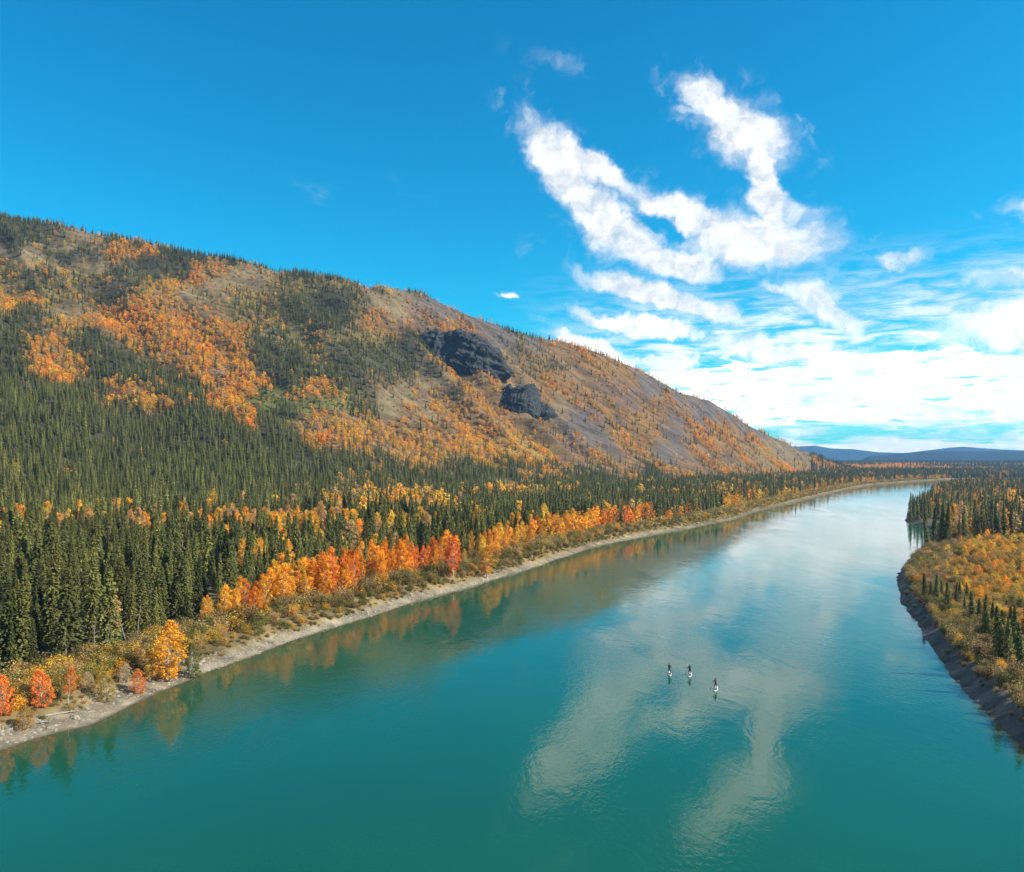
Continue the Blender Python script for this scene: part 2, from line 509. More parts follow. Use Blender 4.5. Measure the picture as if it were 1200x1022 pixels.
def mat_water():
    m, t, b, L = newmat('river_water')
    tc = N(t, 'ShaderNodeTexCoord')
    at = N(t, 'ShaderNodeAttribute', attribute_name='shallow')
    n0 = noise(t, tc.outputs['Object'], 0.012, 4, 0.55)
    deep = mixcol(t, maprange(t, n0.outputs[0], 0.3, 0.7), (0.005, 0.068, 0.038), (0.007, 0.086, 0.046))
    colr = mixcol(t, at.outputs['Fac'], deep, (0.07, 0.075, 0.035))
    L.new(colr, b.inputs['Base Color'])
    b.inputs['IOR'].default_value = 1.45
    b.inputs['Roughness'].default_value = 0.035
    mp = N(t, 'ShaderNodeMapping')
    mp.inputs['Rotation'].default_value = (0, 0, math.radians(28))
    mp.inputs['Scale'].default_value = (1.0, 0.6, 1)
    L.new(tc.outputs['Object'], mp.inputs['Vector'])
    r1 = noise(t, mp.outputs[0], 1.6, 3, 0.6, 0.6)
    r2 = noise(t, mp.outputs[0], 0.22, 3, 0.55, 0.8)
    fl = N(t, 'ShaderNodeMapping')            # wind patches and current lines drawn out along the flow
    fl.inputs['Rotation'].default_value = (0, 0, math.radians(29))
    fl.inputs['Scale'].default_value = (0.045, 0.013, 1)
    L.new(tc.outputs['Object'], fl.inputs['Vector'])
    pt = noise(t, fl.outputs[0], 1.0, 5, 0.62, 0.9)
    rip = maprange(t, pt.outputs[0], 0.42, 0.64, 0.25, 1.35)
    hgt = math_(t, 'ADD', math_(t, 'MULTIPLY', math_(t, 'MULTIPLY', r1.outputs[0], rip), 0.020), math_(t, 'MULTIPLY', r2.outputs[0], 0.030))
    bp = N(t, 'ShaderNodeBump')
    bp.inputs['Strength'].default_value = 1.0; bp.inputs['Distance'].default_value = 1.0
    L.new(hgt, bp.inputs['Height']); L.new(bp.outputs[0], b.inputs['Normal'])
    return m

def mat_leaf(name, trans=0.3, rough=0.6, var=0.35):
    m, t, b, L = newmat(name)
    at = N(t, 'ShaderNodeAttribute', attribute_name='tint', attribute_type='INSTANCER')
    va = N(t, 'ShaderNodeAttribute', attribute_name='leaf_var')
    oi = N(t, 'ShaderNodeObjectInfo')
    f = math_(t, 'MULTIPLY', maprange(t, va.outputs['Fac'], 0, 1, 1 - var, 1 + var, False), maprange(t, oi.outputs['Random'], 0, 1, 0.82, 1.18, False))
    sc = N(t, 'ShaderNodeVectorMath', operation='SCALE')
    L.new(at.outputs['Color'], sc.inputs[0]); L.new(f, sc.inputs['Scale'])
    hs = N(t, 'ShaderNodeHueSaturation')
    L.new(sc.outputs[0], hs.inputs['Color'])
    L.new(maprange(t, va.outputs['Fac'], 0, 1, 0.488, 0.512, False), hs.inputs['Hue'])
    L.new(hs.outputs[0], b.inputs['Base Color'])
    b.inputs['Roughness'].default_value = rough
    b.inputs['Specular IOR Level'].default_value = 0.25
    tr = N(t, 'ShaderNodeBsdfTranslucent')
    L.new(hs.outputs[0], tr.inputs['Color'])
    mx = N(t, 'ShaderNodeMixShader')
    mx.inputs[0].default_value = trans
    L.new(b.outputs[0], mx.inputs[1]); L.new(tr.outputs[0], mx.inputs[2])
    L.new(mx.outputs[0], t.nodes['Material Output'].inputs[0])
    return m

def mat_plain(name, col, rough=0.8, nscale=3.0, var=0.3, bump=0.0):
    m, t, b, L = newmat(name)
    tc = N(t, 'ShaderNodeTexCoord')
    n1 = noise(t, tc.outputs['Object'], nscale, 6, 0.6)
    sc = N(t, 'ShaderNodeVectorMath', operation='SCALE')
    sc.inputs[0].default_value = col
    L.new(maprange(t, n1.outputs[0], 0.25, 0.75, 1 - var, 1 + var), sc.inputs['Scale'])
    L.new(sc.outputs[0], b.inputs['Base Color'])
    b.inputs['Roughness'].default_value = rough
    if bump:
        bp = N(t, 'ShaderNodeBump')
        bp.inputs['Strength'].default_value = 0.8; bp.inputs['Distance'].default_value = bump
        L.new(n1.outputs[0], bp.inputs['Height']); L.new(bp.outputs[0], b.inputs['Normal'])
    return m

M_GROUND = mat_ground()
M_WATER = mat_water()
M_NEEDLE = mat_leaf('spruce_needles', 0.12, 0.65, 0.35)
M_LEAF = mat_leaf('autumn_leaves', 0.38, 0.6, 0.28)
M_BARK = mat_plain('spruce_bark', (0.09, 0.065, 0.05), 0.9, 4.0)
M_ASPEN = mat_plain('aspen_bark', (0.42, 0.39, 0.31), 0.8, 3.0, 0.35)
M_TWIG = mat_plain('willow_twigs', (0.13, 0.10, 0.08), 0.9, 4.0)
M_DEAD = mat_plain('weathered_wood', (0.30, 0.27, 0.23), 0.85, 2.0, 0.35, 0.02)
M_ROCK = mat_plain('dark_cliff_rock', (0.027, 0.029, 0.030), 0.9, 0.22, 0.85, 3.0)
M_STONE = mat_plain('bank_stone', (0.25, 0.215, 0.165), 0.9, 1.5, 0.5, 0.05)

# ------------------------------------------------------------------ the ground: one sheet, fan of rings round the viewpoint out to the horizon
def build_ground():
    az_in = np.arctan(np.linspace(-0.72, 0.72, 560))
    az_out = np.concatenate([np.linspace(az_in[-1], 1.35, 40)[1:], np.linspace(1.35, 2 * math.pi - 1.35, 70)[1:-1], np.linspace(2 * math.pi - 1.35, 2 * math.pi + az_in[0], 40)[:-1]])
    AZ = np.concatenate([az_in, az_out])
    R = np.concatenate([np.geomspace(15, 75, 14)[:-1], np.geomspace(75, 420, 560)[:-1], np.geomspace(420, 560, 60)[:-1], np.geomspace(560, 2500, 230)[:-1], np.geomspace(2500, 12500, 110)])
    A, RR = np.meshgrid(AZ, R, indexing='ij')
    X = (RR * np.sin(A)).ravel(); Y = (RR * np.cos(A)).ravel()
    P = np.stack([X, Y], 1)
    z, dl, d1, d2, h = height(P)
    drop = 0.0
    V = np.stack([X, Y, z + drop], 1)
    na, nr = len(AZ), len(R)
    i = np.arange(na)[:, None]; j = np.arange(nr - 1)[None, :]
    i2 = (i + 1) % na
    Q = np.stack([i * nr + j, i2 * nr + j, i2 * nr + j + 1, i * nr + j + 1], -1).reshape(-1, 4)
    me = mesh_np('ground', V, Q, M_GROUND, True)
    # colour of the soil itself
    pal = {'S': (0.050, 0.045, 0.024), 's': (0.080, 0.062, 0.034), 'm': (0.115, 0.090, 0.036), 'O': (0.16, 0.088, 0.032), 'Y': (0.19, 0.12, 0.036),
           'o': (0.140, 0.088, 0.045), 'B': (0.150, 0.112, 0.060), 'G': (0.095, 0.078, 0.068), 'p': (0.110, 0.070, 0.050), 'R': (0.070, 0.062, 0.056), 'g': (0.085, 0.085, 0.026)}
    PT = np.array([pal[c] for c in CODES])
    cacc = 0
    for k in range(5):
        code, px, py = veg_at(P, z, 1.0, seed=100 + k)
        cacc = cacc + PT[code]
    hillc = cacc / 5
    n = fbm(X / 7, Y / 7, 4, 71)[:, None]
    n2 = fbm(X / 2.3, Y / 2.3, 3, 75)[:, None]
    flat = np.array([0.105, 0.085, 0.045]) * (0.7 + 0.6 * n)
    c = flat * np.ones((len(X), 1))
    hm = sstep(1.0, 14, h)[:, None]
    c = c * (1 - hm) + hillc * hm
    # left beach: pale gravel, then dry grass
    gravel = np.array([0.215, 0.172, 0.115]) * (0.4 + 1.2 * n2)
    wet = np.array([0.13, 0.115, 0.085])
    grass = np.array([0.20, 0.145, 0.065]) * (0.6 + 0.8 * n)
    lm = ((dl > d1) & (dl > d2))[:, None]
    dL = dl[:, None]
    beach = np.where(dL < 0.5, wet, gravel)
    mud = np.array([0.12, 0.10, 0.065])
    fb = sstep(700, 900, CX + F * X / np.maximum(Y, 1))[:, None]
    beach = beach * (1 - fb) + mud * fb
    k1 = sstep(4.3, 6.3, dL); k2 = sstep(13, 26, dL)
    cl = beach * (1 - k1) + grass * k1
    cl = cl * (1 - k2) + c * k2
    c = np.where(lm, cl, c)
    # right bank: silty dark cut bank, brushy ground
    d1_ = d1[:, None]
    band = 0.8 + 0.4 * vnoise(z * 3.1 + n[:, 0] * 2, X * 0.02, 77)[:, None]
    silt = np.array([0.135, 0.108, 0.090]) * band * (0.6 + 0.8 * n2)
    brush = np.array([0.20, 0.13, 0.06]) * (0.6 + 0.8 * n)
    kk = sstep(2.8, 4.2, d1_)
    c = np.where((d1 > dl)[:, None] & (d1 > d2)[:, None], silt * (1 - kk) + brush * kk, c)
    kk2 = sstep(1, 4, d2[:, None])
    c = np.where((d2 > dl)[:, None] & (d2 > d1)[:, None], np.array([0.07, 0.062, 0.055]) * (1 - kk2) + np.array([0.075, 0.07, 0.04]) * kk2, c)
    # far plain: scrub in autumn colour, then dark wooded hills, haze blue painted in
    r = np.hypot(X, Y)
    fm = sstep(2000, 2500, r)[:, None]
    patch = sstep(0.38, 0.50, fbm(X / 700, Y / 200, 4, 81))[:, None]
    plain = np.array([0.050, 0.062, 0.036]) * (1 - patch) + np.array([0.36, 0.17, 0.065]) * patch
    c = c * (1 - fm) + plain * fm
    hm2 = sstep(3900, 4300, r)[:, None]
    hazy_woods = np.array([0.024, 0.044, 0.060]) * (0.7 + 0.6 * fbm(X / 400, Y / 400, 4, 83)[:, None])
    c = c * (1 - hm2) + hazy_woods * hm2
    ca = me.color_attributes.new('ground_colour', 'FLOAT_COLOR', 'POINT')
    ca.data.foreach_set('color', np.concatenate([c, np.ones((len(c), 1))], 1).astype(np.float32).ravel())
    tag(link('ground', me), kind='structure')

def build_water():
    AZ = np.linspace(0, 2 * math.pi, 361)[:-1]
    AZ = np.concatenate([np.arctan(np.linspace(-0.72, 0.72, 240)), np.linspace(0.63, 2 * math.pi - 0.63, 80)])
    R = np.concatenate([np.geomspace(4, 60, 10)[:-1], np.geomspace(60, 2400, 190), [3200, 9000]])
    A, RR = np.meshgrid(AZ, R, indexing='ij')
    X = (RR * np.sin(A)).ravel(); Y = (RR * np.cos(A)).ravel()
    P = np.stack([X, Y], 1)
    z, dl, d1, d2, h = height(P)
    na, nr = len(AZ), len(R)
    i = np.arange(na)[:, None]; j = np.arange(nr - 1)[None, :]
    i2 = (i + 1) % na
    Q = np.stack([i * nr + j, i2 * nr + j, i2 * nr + j + 1, i * nr + j + 1], -1).reshape(-1, 4)
    V = np.concatenate([np.stack([X, Y, 0 * X], 1), [[0, 0, 0]]])
    me = mesh_np('river', V, Q, M_WATER, True)
    s = np.append(np.exp(np.minimum(z, 0) * 1.25), 0)
    ca = me.attributes.new('shallow', 'FLOAT', 'POINT')
    ca.data.foreach_set('value', s.astype(np.float32))
    tag(link('river', me), kind='structure')

build_ground()
build_water()

# ------------------------------------------------------------------ plant models
class Tri:
    def __init__(s): s.v = []; s.f = []; s.var = []
    def tri(s, a, b, c, var):
        n = len(s.v); s.v += [a, b, c]; s.f.append((n, n + 1, n + 2)); s.var += [var] * 3
    def mesh(s, name, mat):
        me = mesh_np(name, np.array(s.v), np.array(s.f), mat)
        at = me.attributes.new('leaf_var', 'FLOAT', 'POINT')
        at.data.foreach_set('value', np.array(s.var, np.float32))
        return me

def tubes(name, segs, mat, n=6):
    """tapered tubes: list of (p0, p1, r0, r1)"""
    V = []; Fc = []
    for p0, p1, r0, r1 in segs:
        p0 = Vector(p0); p1 = Vector(p1)
        q = (p1 - p0).to_track_quat('Z', 'Y')
        b = len(V)
        for p, r in ((p0, r0), (p1, r1)):
            for k in range(n):
                a = 2 * math.pi * k / n
                V.append(tuple(p + q @ Vector((math.cos(a) * r, math.sin(a) * r, 0))))
        for k in range(n):
            Fc.append((b + k, b + (k + 1) % n, b + n + (k + 1) % n, b + n + k))
    return mesh_np(name, V, Fc, mat, True)

def rv(s=1.0):
    return Vector((random.uniform(-1, 1), random.uniform(-1, 1), random.uniform(-1, 1))) * s

def spruce_model(seed, hi=True, H=13.0, R=1.5):
    random.seed(seed)
    T = Tri()
    layers = 34 if hi else 15
    lean = Vector((random.uniform(-.25, .25), random.uniform(-.25, .25), 0))
    low = random.uniform(0.05, 0.14)
    pinch = random.uniform(0.62, 0.95)
    for i in range(layers):
        u = i / (layers - 1)
        h = low + (1 - low) * u
        r = R * ((1 - u) ** pinch) * (0.75 + 0.25 * min(1, u * 6)) * random.uniform(0.72, 1.22) + 0.10
        z = h * H
        ctr = lean * (h ** 2) + Vector((0, 0, z))
        k = (9 if hi else 6) if u < 0.75 else (6 if hi else 4)
        a0 = random.uniform(0, 6.28)
        for j in range(k):
            a = a0 + 6.283 * j / k + random.uniform(-.3, .3)
            rr = r * random.uniform(0.65, 1.25)
            dirv = Vector((math.cos(a), math.sin(a), 0))
            side = Vector((-dirv.y, dirv.x, 0))
            tip = ctr + dirv * rr + Vector((0, 0, -0.38 * rr + random.uniform(-.1, .1)))
            mid = ctr + dirv * rr * 0.5 + Vector((0, 0, 0.02))
            var = random.random()
            if hi:
                for f, s in ((0.3, .30), (0.55, .34), (0.8, .30), (1.0, .22)):
                    c = ctr.lerp(mid, f * 2) if f < 0.5 else mid.lerp(tip, (f - .5) * 2)
                    for q in range(2):
                        o1 = side * random.uniform(.5, 1.1) * s * random.choice((-1, 1)) + Vector((0, 0, random.uniform(-.35, .1)))
                        o2 = dirv * random.uniform(.5, 1.2) * s + Vector((0, 0, -random.uniform(.2, .8) * s))
                        T.tri(c - dirv * s * .6 + Vector((0, 0, .12)), c + o1, c + o2, min(1, max(0, var + random.uniform(-.25, .25))))
            else:
                wd = 0.20 * rr + 0.24
                T.tri(ctr + Vector((0, 0, .35)), tip + side * wd, tip - side * wd, var)
                T.tri(mid + Vector((0, 0, .25)), tip + side * wd * .6 + Vector((0, 0, -.45)), mid - side * wd + Vector((0, 0, -.4)), var)
    top = lean + Vector((0, 0, H))
    for q in range(4):
        T.tri(top + Vector((0, 0, .55)), top + rv(.16) - Vector((0, 0, .5)), top + rv(.16) - Vector((0, 0, .6)), .6)
    segs = [((0, 0, -.8), (0, 0, H * .35), .17, .13), ((0, 0, H * .35), tuple(lean * .8 + Vector((0, 0, H * .95))), .13, .03)]
    return T.mesh('spruce_crown', M_NEEDLE), tubes('spruce_trunk', segs, M_BARK, 6)

def leaf_quad(T, c, s, var):
    n = rv().normalized()
    n.z = abs(n.z) * 0.6 + 0.25
    n.normalize()
    a = n.orthogonal().normalized()
    q = Matrix.Rotation(random.uniform(0, 6.28), 3, n)
    a = q @ a
    b = n.cross(a)
    T.tri(c - a * s - b * s * .5, c + a * s - b * s * .5, c + b * s * .9 + a * random.uniform(-.4, .4) * s, var)

def aspen_model(seed, hi=True, H=10.0, R=1.9, low=0.28, ncl=None):
    random.seed(seed)
    T = Tri()
    segs = []
    lean = Vector((random.uniform(-.5, .5), random.uniform(-.5, .5), 0))
    p_prev = Vector((0, 0, -.6)); steps = 5
    pts = [p_prev]
    for i in range(1, steps + 1):
        u = i / steps
        p = lean * u * u + Vector((random.uniform(-.12, .12), random.uniform(-.12, .12), H * .92 * u))
        segs.append((tuple(p_prev), tuple(p), .13 * (1 - .85 * (u - .2)) + .01, .13 * (1 - .85 * u) + .012))
        p_prev = p; pts.append(p)
    def on_trunk(h):
        x = max(0, min(.999, h / (H * .92))) * steps
        k = int(x)
        return pts[k].lerp(pts[k + 1], x - k)
    ncl = ncl or (54 if hi else 18)
    for i in range(ncl):
        u = (i + random.random()) / ncl
        h = H * (low + (1 - low) * u)
        prof = math.sin(math.pi * min(1, (u * .82 + .17))) ** .8
        a = i * 2.4 + random.uniform(-.5, .5)
        r = R * prof * math.sqrt(random.uniform(.08, 1.0))
        base = on_trunk(h - r * .6)
        c = Vector((base.x, base.y, h)) + Vector((math.cos(a) * r, math.sin(a) * r, random.uniform(-.2, .2)))
        if hi or i % 3 == 0:
            segs.append((tuple(base), tuple(c), .04, .012))
        cr = random.uniform(.45, .85) * (1.0 if hi else 1.25)
        v0 = random.random()
        for q in range(46 if hi else 9):
            o = rv().normalized() * cr * random.uniform(.3, 1.0)
            o.z *= .8
            leaf_quad(T, c + o, random.uniform(.09, .175) if hi else random.uniform(.32, .56), min(1, max(0, v0 + random.uniform(-.3, .3))))
    return T.mesh('aspen_crown', M_LEAF), tubes('aspen_trunk', segs, M_ASPEN, 5)

def shrub_model(seed, hi=True, H=2.6, R=1.5):
    random.seed(seed)
    T = Tri(); segs = []
    stems = 11 if hi else 4
    for i in range(stems):
        a = i * 2.4 + random.uniform(-.4, .4)
        r = R * random.uniform(.15, .95)
        h = H * random.uniform(.55, 1.05) * (1 - .3 * (r / R) ** 2)
        tip = Vector((math.cos(a) * r, math.sin(a) * r, h))
        mid = Vector((tip.x * .35, tip.y * .35, h * .55))
        segs += [((tip.x * .08, tip.y * .08, -.3), tuple(mid), .035, .025), (tuple(mid), tuple(tip), .025, .008)]
        v0 = random.random()
        for q in range(84 if hi else 24):
            f = random.uniform(.18, 1.05)
            c = (Vector((0, 0, 0)).lerp(mid, f * 2) if f < .5 else mid.lerp(tip, (f - .5) * 2)) + rv(.42 + .12 * R)
            if c.z < .05: c.z = .05 + random.random() * .3
            leaf_quad(T, c, random.uniform(.07, .14) if hi else random.uniform(.20, .36), min(1, max(0, v0 + random.uniform(-.35, .35))))
    return T.mesh('shrub_leaves', M_LEAF), tubes('shrub_stems', segs, M_TWIG, 4)

SPR_HI = [spruce_model(10 + i, True, 13.0, random.Random(i).uniform(1.15, 1.75)) for i in range(6)]
SPR_LO = [spruce_model(30 + i, False, 13.0, random.Random(i).uniform(1.2, 1.8)) for i in range(4)]
ASP_HI = [aspen_model(50 + i, True, 10.0, random.Random(i).uniform(1.5, 2.2), [.2, .3, .34, .25, .16][i]) for i in range(5)]
ASP_LO = [aspen_model(70 + i, False, 10.0, random.Random(i).uniform(1.7, 2.4), .18) for i in range(4)]
SHR_HI = [shrub_model(90 + i, True, 2.6, random.Random(i).uniform(1.2, 1.7)) for i in range(5)]
SHR_LO = [shrub_model(110 + i, False, 2.4, random.Random(i).uniform(1.2, 1.6)) for i in range(4)]

# ------------------------------------------------------------------ scattering
def grid_pts(x0, x1, y0, y1, s, seed):
    g = np.random.default_rng(seed)
    xs = np.arange(x0, x1, s); ys = np.arange(y0, y1, s)
    A, B = np.meshgrid(xs, ys)
    P = np.stack([A.ravel(), B.ravel()], 1)
    return P + g.uniform(-.48, .48, P.shape) * s

def in_view(P, m=90):
    px = CX + F * P[:, 0] / np.maximum(P[:, 1], 1)
    return (P[:, 1] > 60) & (px > -m) & (px < 1200 + m)

TREES = {'spruce': [], 'aspen': [], 'shrub': []}    # rows: x y z scale_xy scale_z tint(3) zone

def add(kind, P, z, sxy, sz, tint, zone):
    n = len(P)
    if n == 0: return
    TREES[kind].append(np.column_stack([P, z, np.broadcast_to(sxy, n), np.broadcast_to(sz, n), np.broadcast_to(tint, (n, 3)), np.broadcast_to(zone, n)]))

def mixt(a, b, u):
    return np.array(a)[None] * (1 - u[:, None]) + np.array(b)[None] * u[:, None]

T_SPR = ((0.080, 0.088, 0.024), (0.165, 0.150, 0.036))
def spruce_tint(n, g):
    return mixt(*T_SPR, g.random(n)) * g.uniform(.62, 1.35, n)[:, None]
AUT = {'red': (0.80, 0.235, 0.030), 'orange': (0.83, 0.350, 0.026), 'amber': (0.80, 0.43, 0.040), 'yellow': (0.74, 0.48, 0.05), 'tan': (0.56, 0.36, 0.15),
       'olive': (0.19, 0.18, 0.045), 'brown': (0.26, 0.17, 0.07), 'pale': (0.66, 0.38, 0.16)}

def autumn(n, g, names, spread=0.25):
    c = np.array([AUT[k] for k in names])
    i = g.integers(0, len(names), n)
    j = g.integers(0, len(names), n)
    u = (g.random(n) * spread)[:, None]
    return c[i] * (1 - u) + c[j] * u

# zones: 0 left forest, 1 left bank, 2 hillside, 3 right bank, 4 far point, 5 beyond the river
def scatter_left():
    g = np.random.default_rng(3)
    # --- flat terrace forest and the hillside on one candidate grid each
    P = grid_pts(-1150, 1250, 90, 2120, 4.4, 4)
    P = P[in_view(P)]
    z, dl, d1, d2, h = height(P)
    ok = (dl > 19 + 5 * sstep(200, 300, CX + F * P[:, 0] / P[:, 1])) & (dl >= d1)
    _, ztop, px_ = hill(P[:, 0], P[:, 1])
    # nothing behind the crest beyond a short way
    D5 = np.interp(px_, HX, HYs[:, 5])
    ok &= P[:, 1] < D5 + 45
    P, z, dl, h = P[ok], z[ok], dl[ok], h[ok]
    code, px, py = veg_at(P, z, seed=55)
    c = np.array(list(CODES))[code]
    c = np.where((h < 4), 'S', c)
    n = len(P); u = g.random(n)
    clump = fbm(P[:, 0] / 16, P[:, 1] / 16, 3, 91)
    glade = fbm(P[:, 0] / 55, P[:, 1] / 40, 3, 92)
    far = P[:, 1] > 500
    ds = {'S': .80, 's': .42, 'm': .40, 'O': .10, 'Y': .05, 'o': .05, 'B': .012, 'G': .004, 'p': .03, 'R': .0, 'g': .12}
    da = {'S': .012, 's': .12, 'm': .34, 'O': .84, 'Y': .70, 'o': .46, 'B': .07, 'G': .05, 'p': .24, 'R': .03, 'g': .03}
    ps = np.array([ds[k] for k in c]); pa = np.array([da[k] for k in c])
    ps = ps * (0.55 + 0.9 * sstep(.3, .6, clump)); pa = pa * (0.35 + 1.3 * sstep(.32, .62, clump))
    flat = h < 4
    ra = 0.72 * P[:, 0] + 0.69 * P[:, 1]; rb = -0.69 * P[:, 0] + 0.72 * P[:, 1]
    band = sstep(.44, .60, fbm(ra / 40, rb / 330, 3, 93))          # growth follows the gullies, scree lies between
    pxh = CX + F * P[:, 0] / P[:, 1]
    bare = sstep(520, 640, pxh) * (1 - flat)
    pa = pa * (1 - bare * (1 - (.06 + 1.25 * band)))
    # autumn trees inside the flat forest come in loose drifts
    ix = CX + F * P[:, 0] / P[:, 1]
    drift = flat * (sstep(.56, .68, glade) * .25)
    gold = sstep(.42, .56, fbm(P[:, 0] / 24, P[:, 1] / 30, 3, 94))
    line = flat * np.exp(-((P[:, 1] - 352 - (ix - 300) * .05) / 17) ** 2) * sstep(190, 260, ix) * sstep(440, 390, ix) * .95
    line = np.maximum(line, flat * gold * np.exp(-((P[:, 1] - 330 - ix * .05) / 15) ** 2) * sstep(240, 180, ix) * .42)
    line = np.maximum(line, flat * gold * np.exp(-((P[:, 1] - 300 - (ix - 400) * .45) / 16) ** 2) * sstep(300, 380, ix) * sstep(560, 500, ix) * .5)
    line = np.maximum(line, flat * gold * np.exp(-((P[:, 1] - 450 - (ix - 300) * .25) / 20) ** 2) * sstep(560, 500, ix) * .45)
    line = np.maximum(line, flat * gold * np.exp(-((P[:, 1] - 560 - (ix - 400) * .3) / 22) ** 2) * sstep(330, 400, ix) * .42)
    infront = flat * np.exp(-((P[:, 1] - 326 - (ix - 300) * .05) / 14) ** 2) * sstep(190, 260, ix) * sstep(440, 390, ix)
    mid = flat * sstep(340, 390, ix) * sstep(560, 500, ix) * sstep(400, 470, P[:, 1]) * sstep(700, 600, P[:, 1]) * .45
    clear = np.exp(-(((ix - 605) / 30) ** 2 + ((P[:, 1] - 690) / 45) ** 2)) * flat
    pa = np.where(flat, np.clip(.035 + drift * 1.3 + line + mid + clear * .5, 0, 1), pa)
    ps = np.where(flat, np.clip(.86 * (0.62 + .45 * sstep(.3, .6, clump)) - line * .8 - mid * .4 - clear * 1.2 - infront * .45, 0, 1), ps)
    edge = sstep(18, 26, dl)
    ps = ps * np.where(flat, .55 + .45 * edge, 1)
    isS = u < ps
    isA = (~isS) & (g.random(n) < pa)
    hs = np.where(flat, g.normal(.90, .20, n) * (0.80 + .38 * clump), g.normal(.72, .14, n) - .12 * sstep(60, 260, h))
    hs = np.clip(hs, .32, 1.4)
    i = isS
    k = i.sum()
    tn = spruce_tint(k, g) * (0.85 + 0.35 * fbm(P[i, 0] / 70, P[i, 1] / 70, 2, 95))[:, None]
    add('spruce', P[i], z[i], hs[i] * g.uniform(.72, 1.42, k), hs[i], tn, np.where(flat[i], 0, 2))
    i = isA; k = i.sum()
    cc = c[i]
    tn = autumn(k, g, ['amber', 'orange', 'pale', 'yellow', 'amber', 'tan'])
    warm = autumn(k, g, ['orange', 'red', 'orange', 'amber', 'amber', 'yellow'])
    gold = autumn(k, g, ['yellow', 'amber', 'orange'])
    dull = autumn(k, g, ['pale', 'amber', 'orange', 'yellow', 'brown'])
    tn = np.where((cc == 'O')[:, None], np.where((g.random(k) < .75)[:, None], warm, gold), tn)
    tn = np.where((cc == 'Y')[:, None], gold, tn)
    tn = np.where(np.isin(cc, ['p', 'o', 'R'])[:, None] & (g.random(k) < .6)[:, None], dull, tn)
    tn = np.where((cc == 'm')[:, None] & (g.random(k) < .6)[:, None], autumn(k, g, ['yellow', 'tan', 'amber', 'olive']), tn)
    sa = np.where(flat[i], g.normal(1.18, .14, k) * (0.72 + .28 * sstep(190, 290, P[i, 1])), g.normal(.60, .13, k))
    sa = np.clip(sa, .25, 1.5)
    add('aspen', P[i], z[i], sa * np.where(flat[i], 1.05, 1.45) * g.uniform(.85, 1.25, k), sa, tn, np.where(flat[i], 0, 2))
    # --- brush between the trees on the hill
    P2 = grid_pts(-1150, 1100, 250, 2000, 5.2, 5)
    P2 = P2[in_view(P2)]
    z2, dl2, a1, a2, h2 = height(P2)
    _, _, q = hill(P2[:, 0], P2[:, 1])
    ok = (h2 > 6) & (P2[:, 1] < np.interp(q, HX, HYs[:, 5]) + 20)
    P2, z2 = P2[ok], z2[ok]
    code, _, _ = veg_at(P2, z2)
    c = np.array(list(CODES))[code]
    db = {'S': .02, 's': .35, 'm': .4, 'O': .5, 'Y': .5, 'o': .60, 'B': .30, 'G': .16, 'p': .60, 'R': .06, 'g': .55}
    pb = np.array([db[k] for k in c]) * (0.4 + 1.2 * fbm(P2[:, 0] / 30, P2[:, 1] / 30, 3, 97))
    bs = sstep(.44, .60, fbm((0.72 * P2[:, 0] + 0.69 * P2[:, 1]) / 40, (-0.69 * P2[:, 0] + 0.72 * P2[:, 1]) / 330, 3, 93))
    pb = pb * (1 - sstep(520, 640, CX + F * P2[:, 0] / P2[:, 1]) * (1 - (.25 + bs)))
    i = g.random(len(P2)) < pb
    P2, z2, c = P2[i], z2[i], c[i]
    k = len(P2)
    tn = autumn(k, g, ['brown', 'olive', 'tan', 'orange', 'brown'])
    tn = np.where(np.isin(c, ['O', 'Y', 'o'])[:, None] & (g.random(k) < .6)[:, None], autumn(k, g, ['orange', 'amber', 'tan']), tn)
    tn = np.where((c == 'p')[:, None], autumn(k, g, ['brown', 'red', 'brown', 'tan', 'brown']) * .8, tn)
    tn = np.where((c == 'g')[:, None], np.array([[0.10, 0.105, 0.022]]), tn)
    s = g.uniform(.55, 1.2, k)
    add('shrub', P2, z2, s * 1.2, s * .85, tn, 2)

def along_left(d0, d1_, px0, px1, n, seed):
    """random points on the left bank, d0..d1 metres inland, between two photo columns"""
    g = np.random.default_rng(seed)
    S = np.array([p for p in LEFT_SHORE[3:29]])
    seg = np.hypot(*np.diff(S, axis=0).T)
    cum = np.concatenate([[0], np.cumsum(seg)])
    out = []
    while len(out) < n:
        s = g.uniform(0, cum[-1])
        k = min(np.searchsorted(cum, s) - 1, len(seg) - 1); k = max(k, 0)
        f = (s - cum[k]) / seg[k]
        p = S[k] * (1 - f) + S[k + 1] * f
        tv = (S[k + 1] - S[k]) / seg[k]
        nrm = np.array([-tv[1], tv[0]])
        q = p + nrm * g.uniform(d0, d1_)
        ix = CX + F * q[0] / q[1]
        if q[1] > 50 and px0 <= ix <= px1:
            out.append(q)
    return np.array(out), g

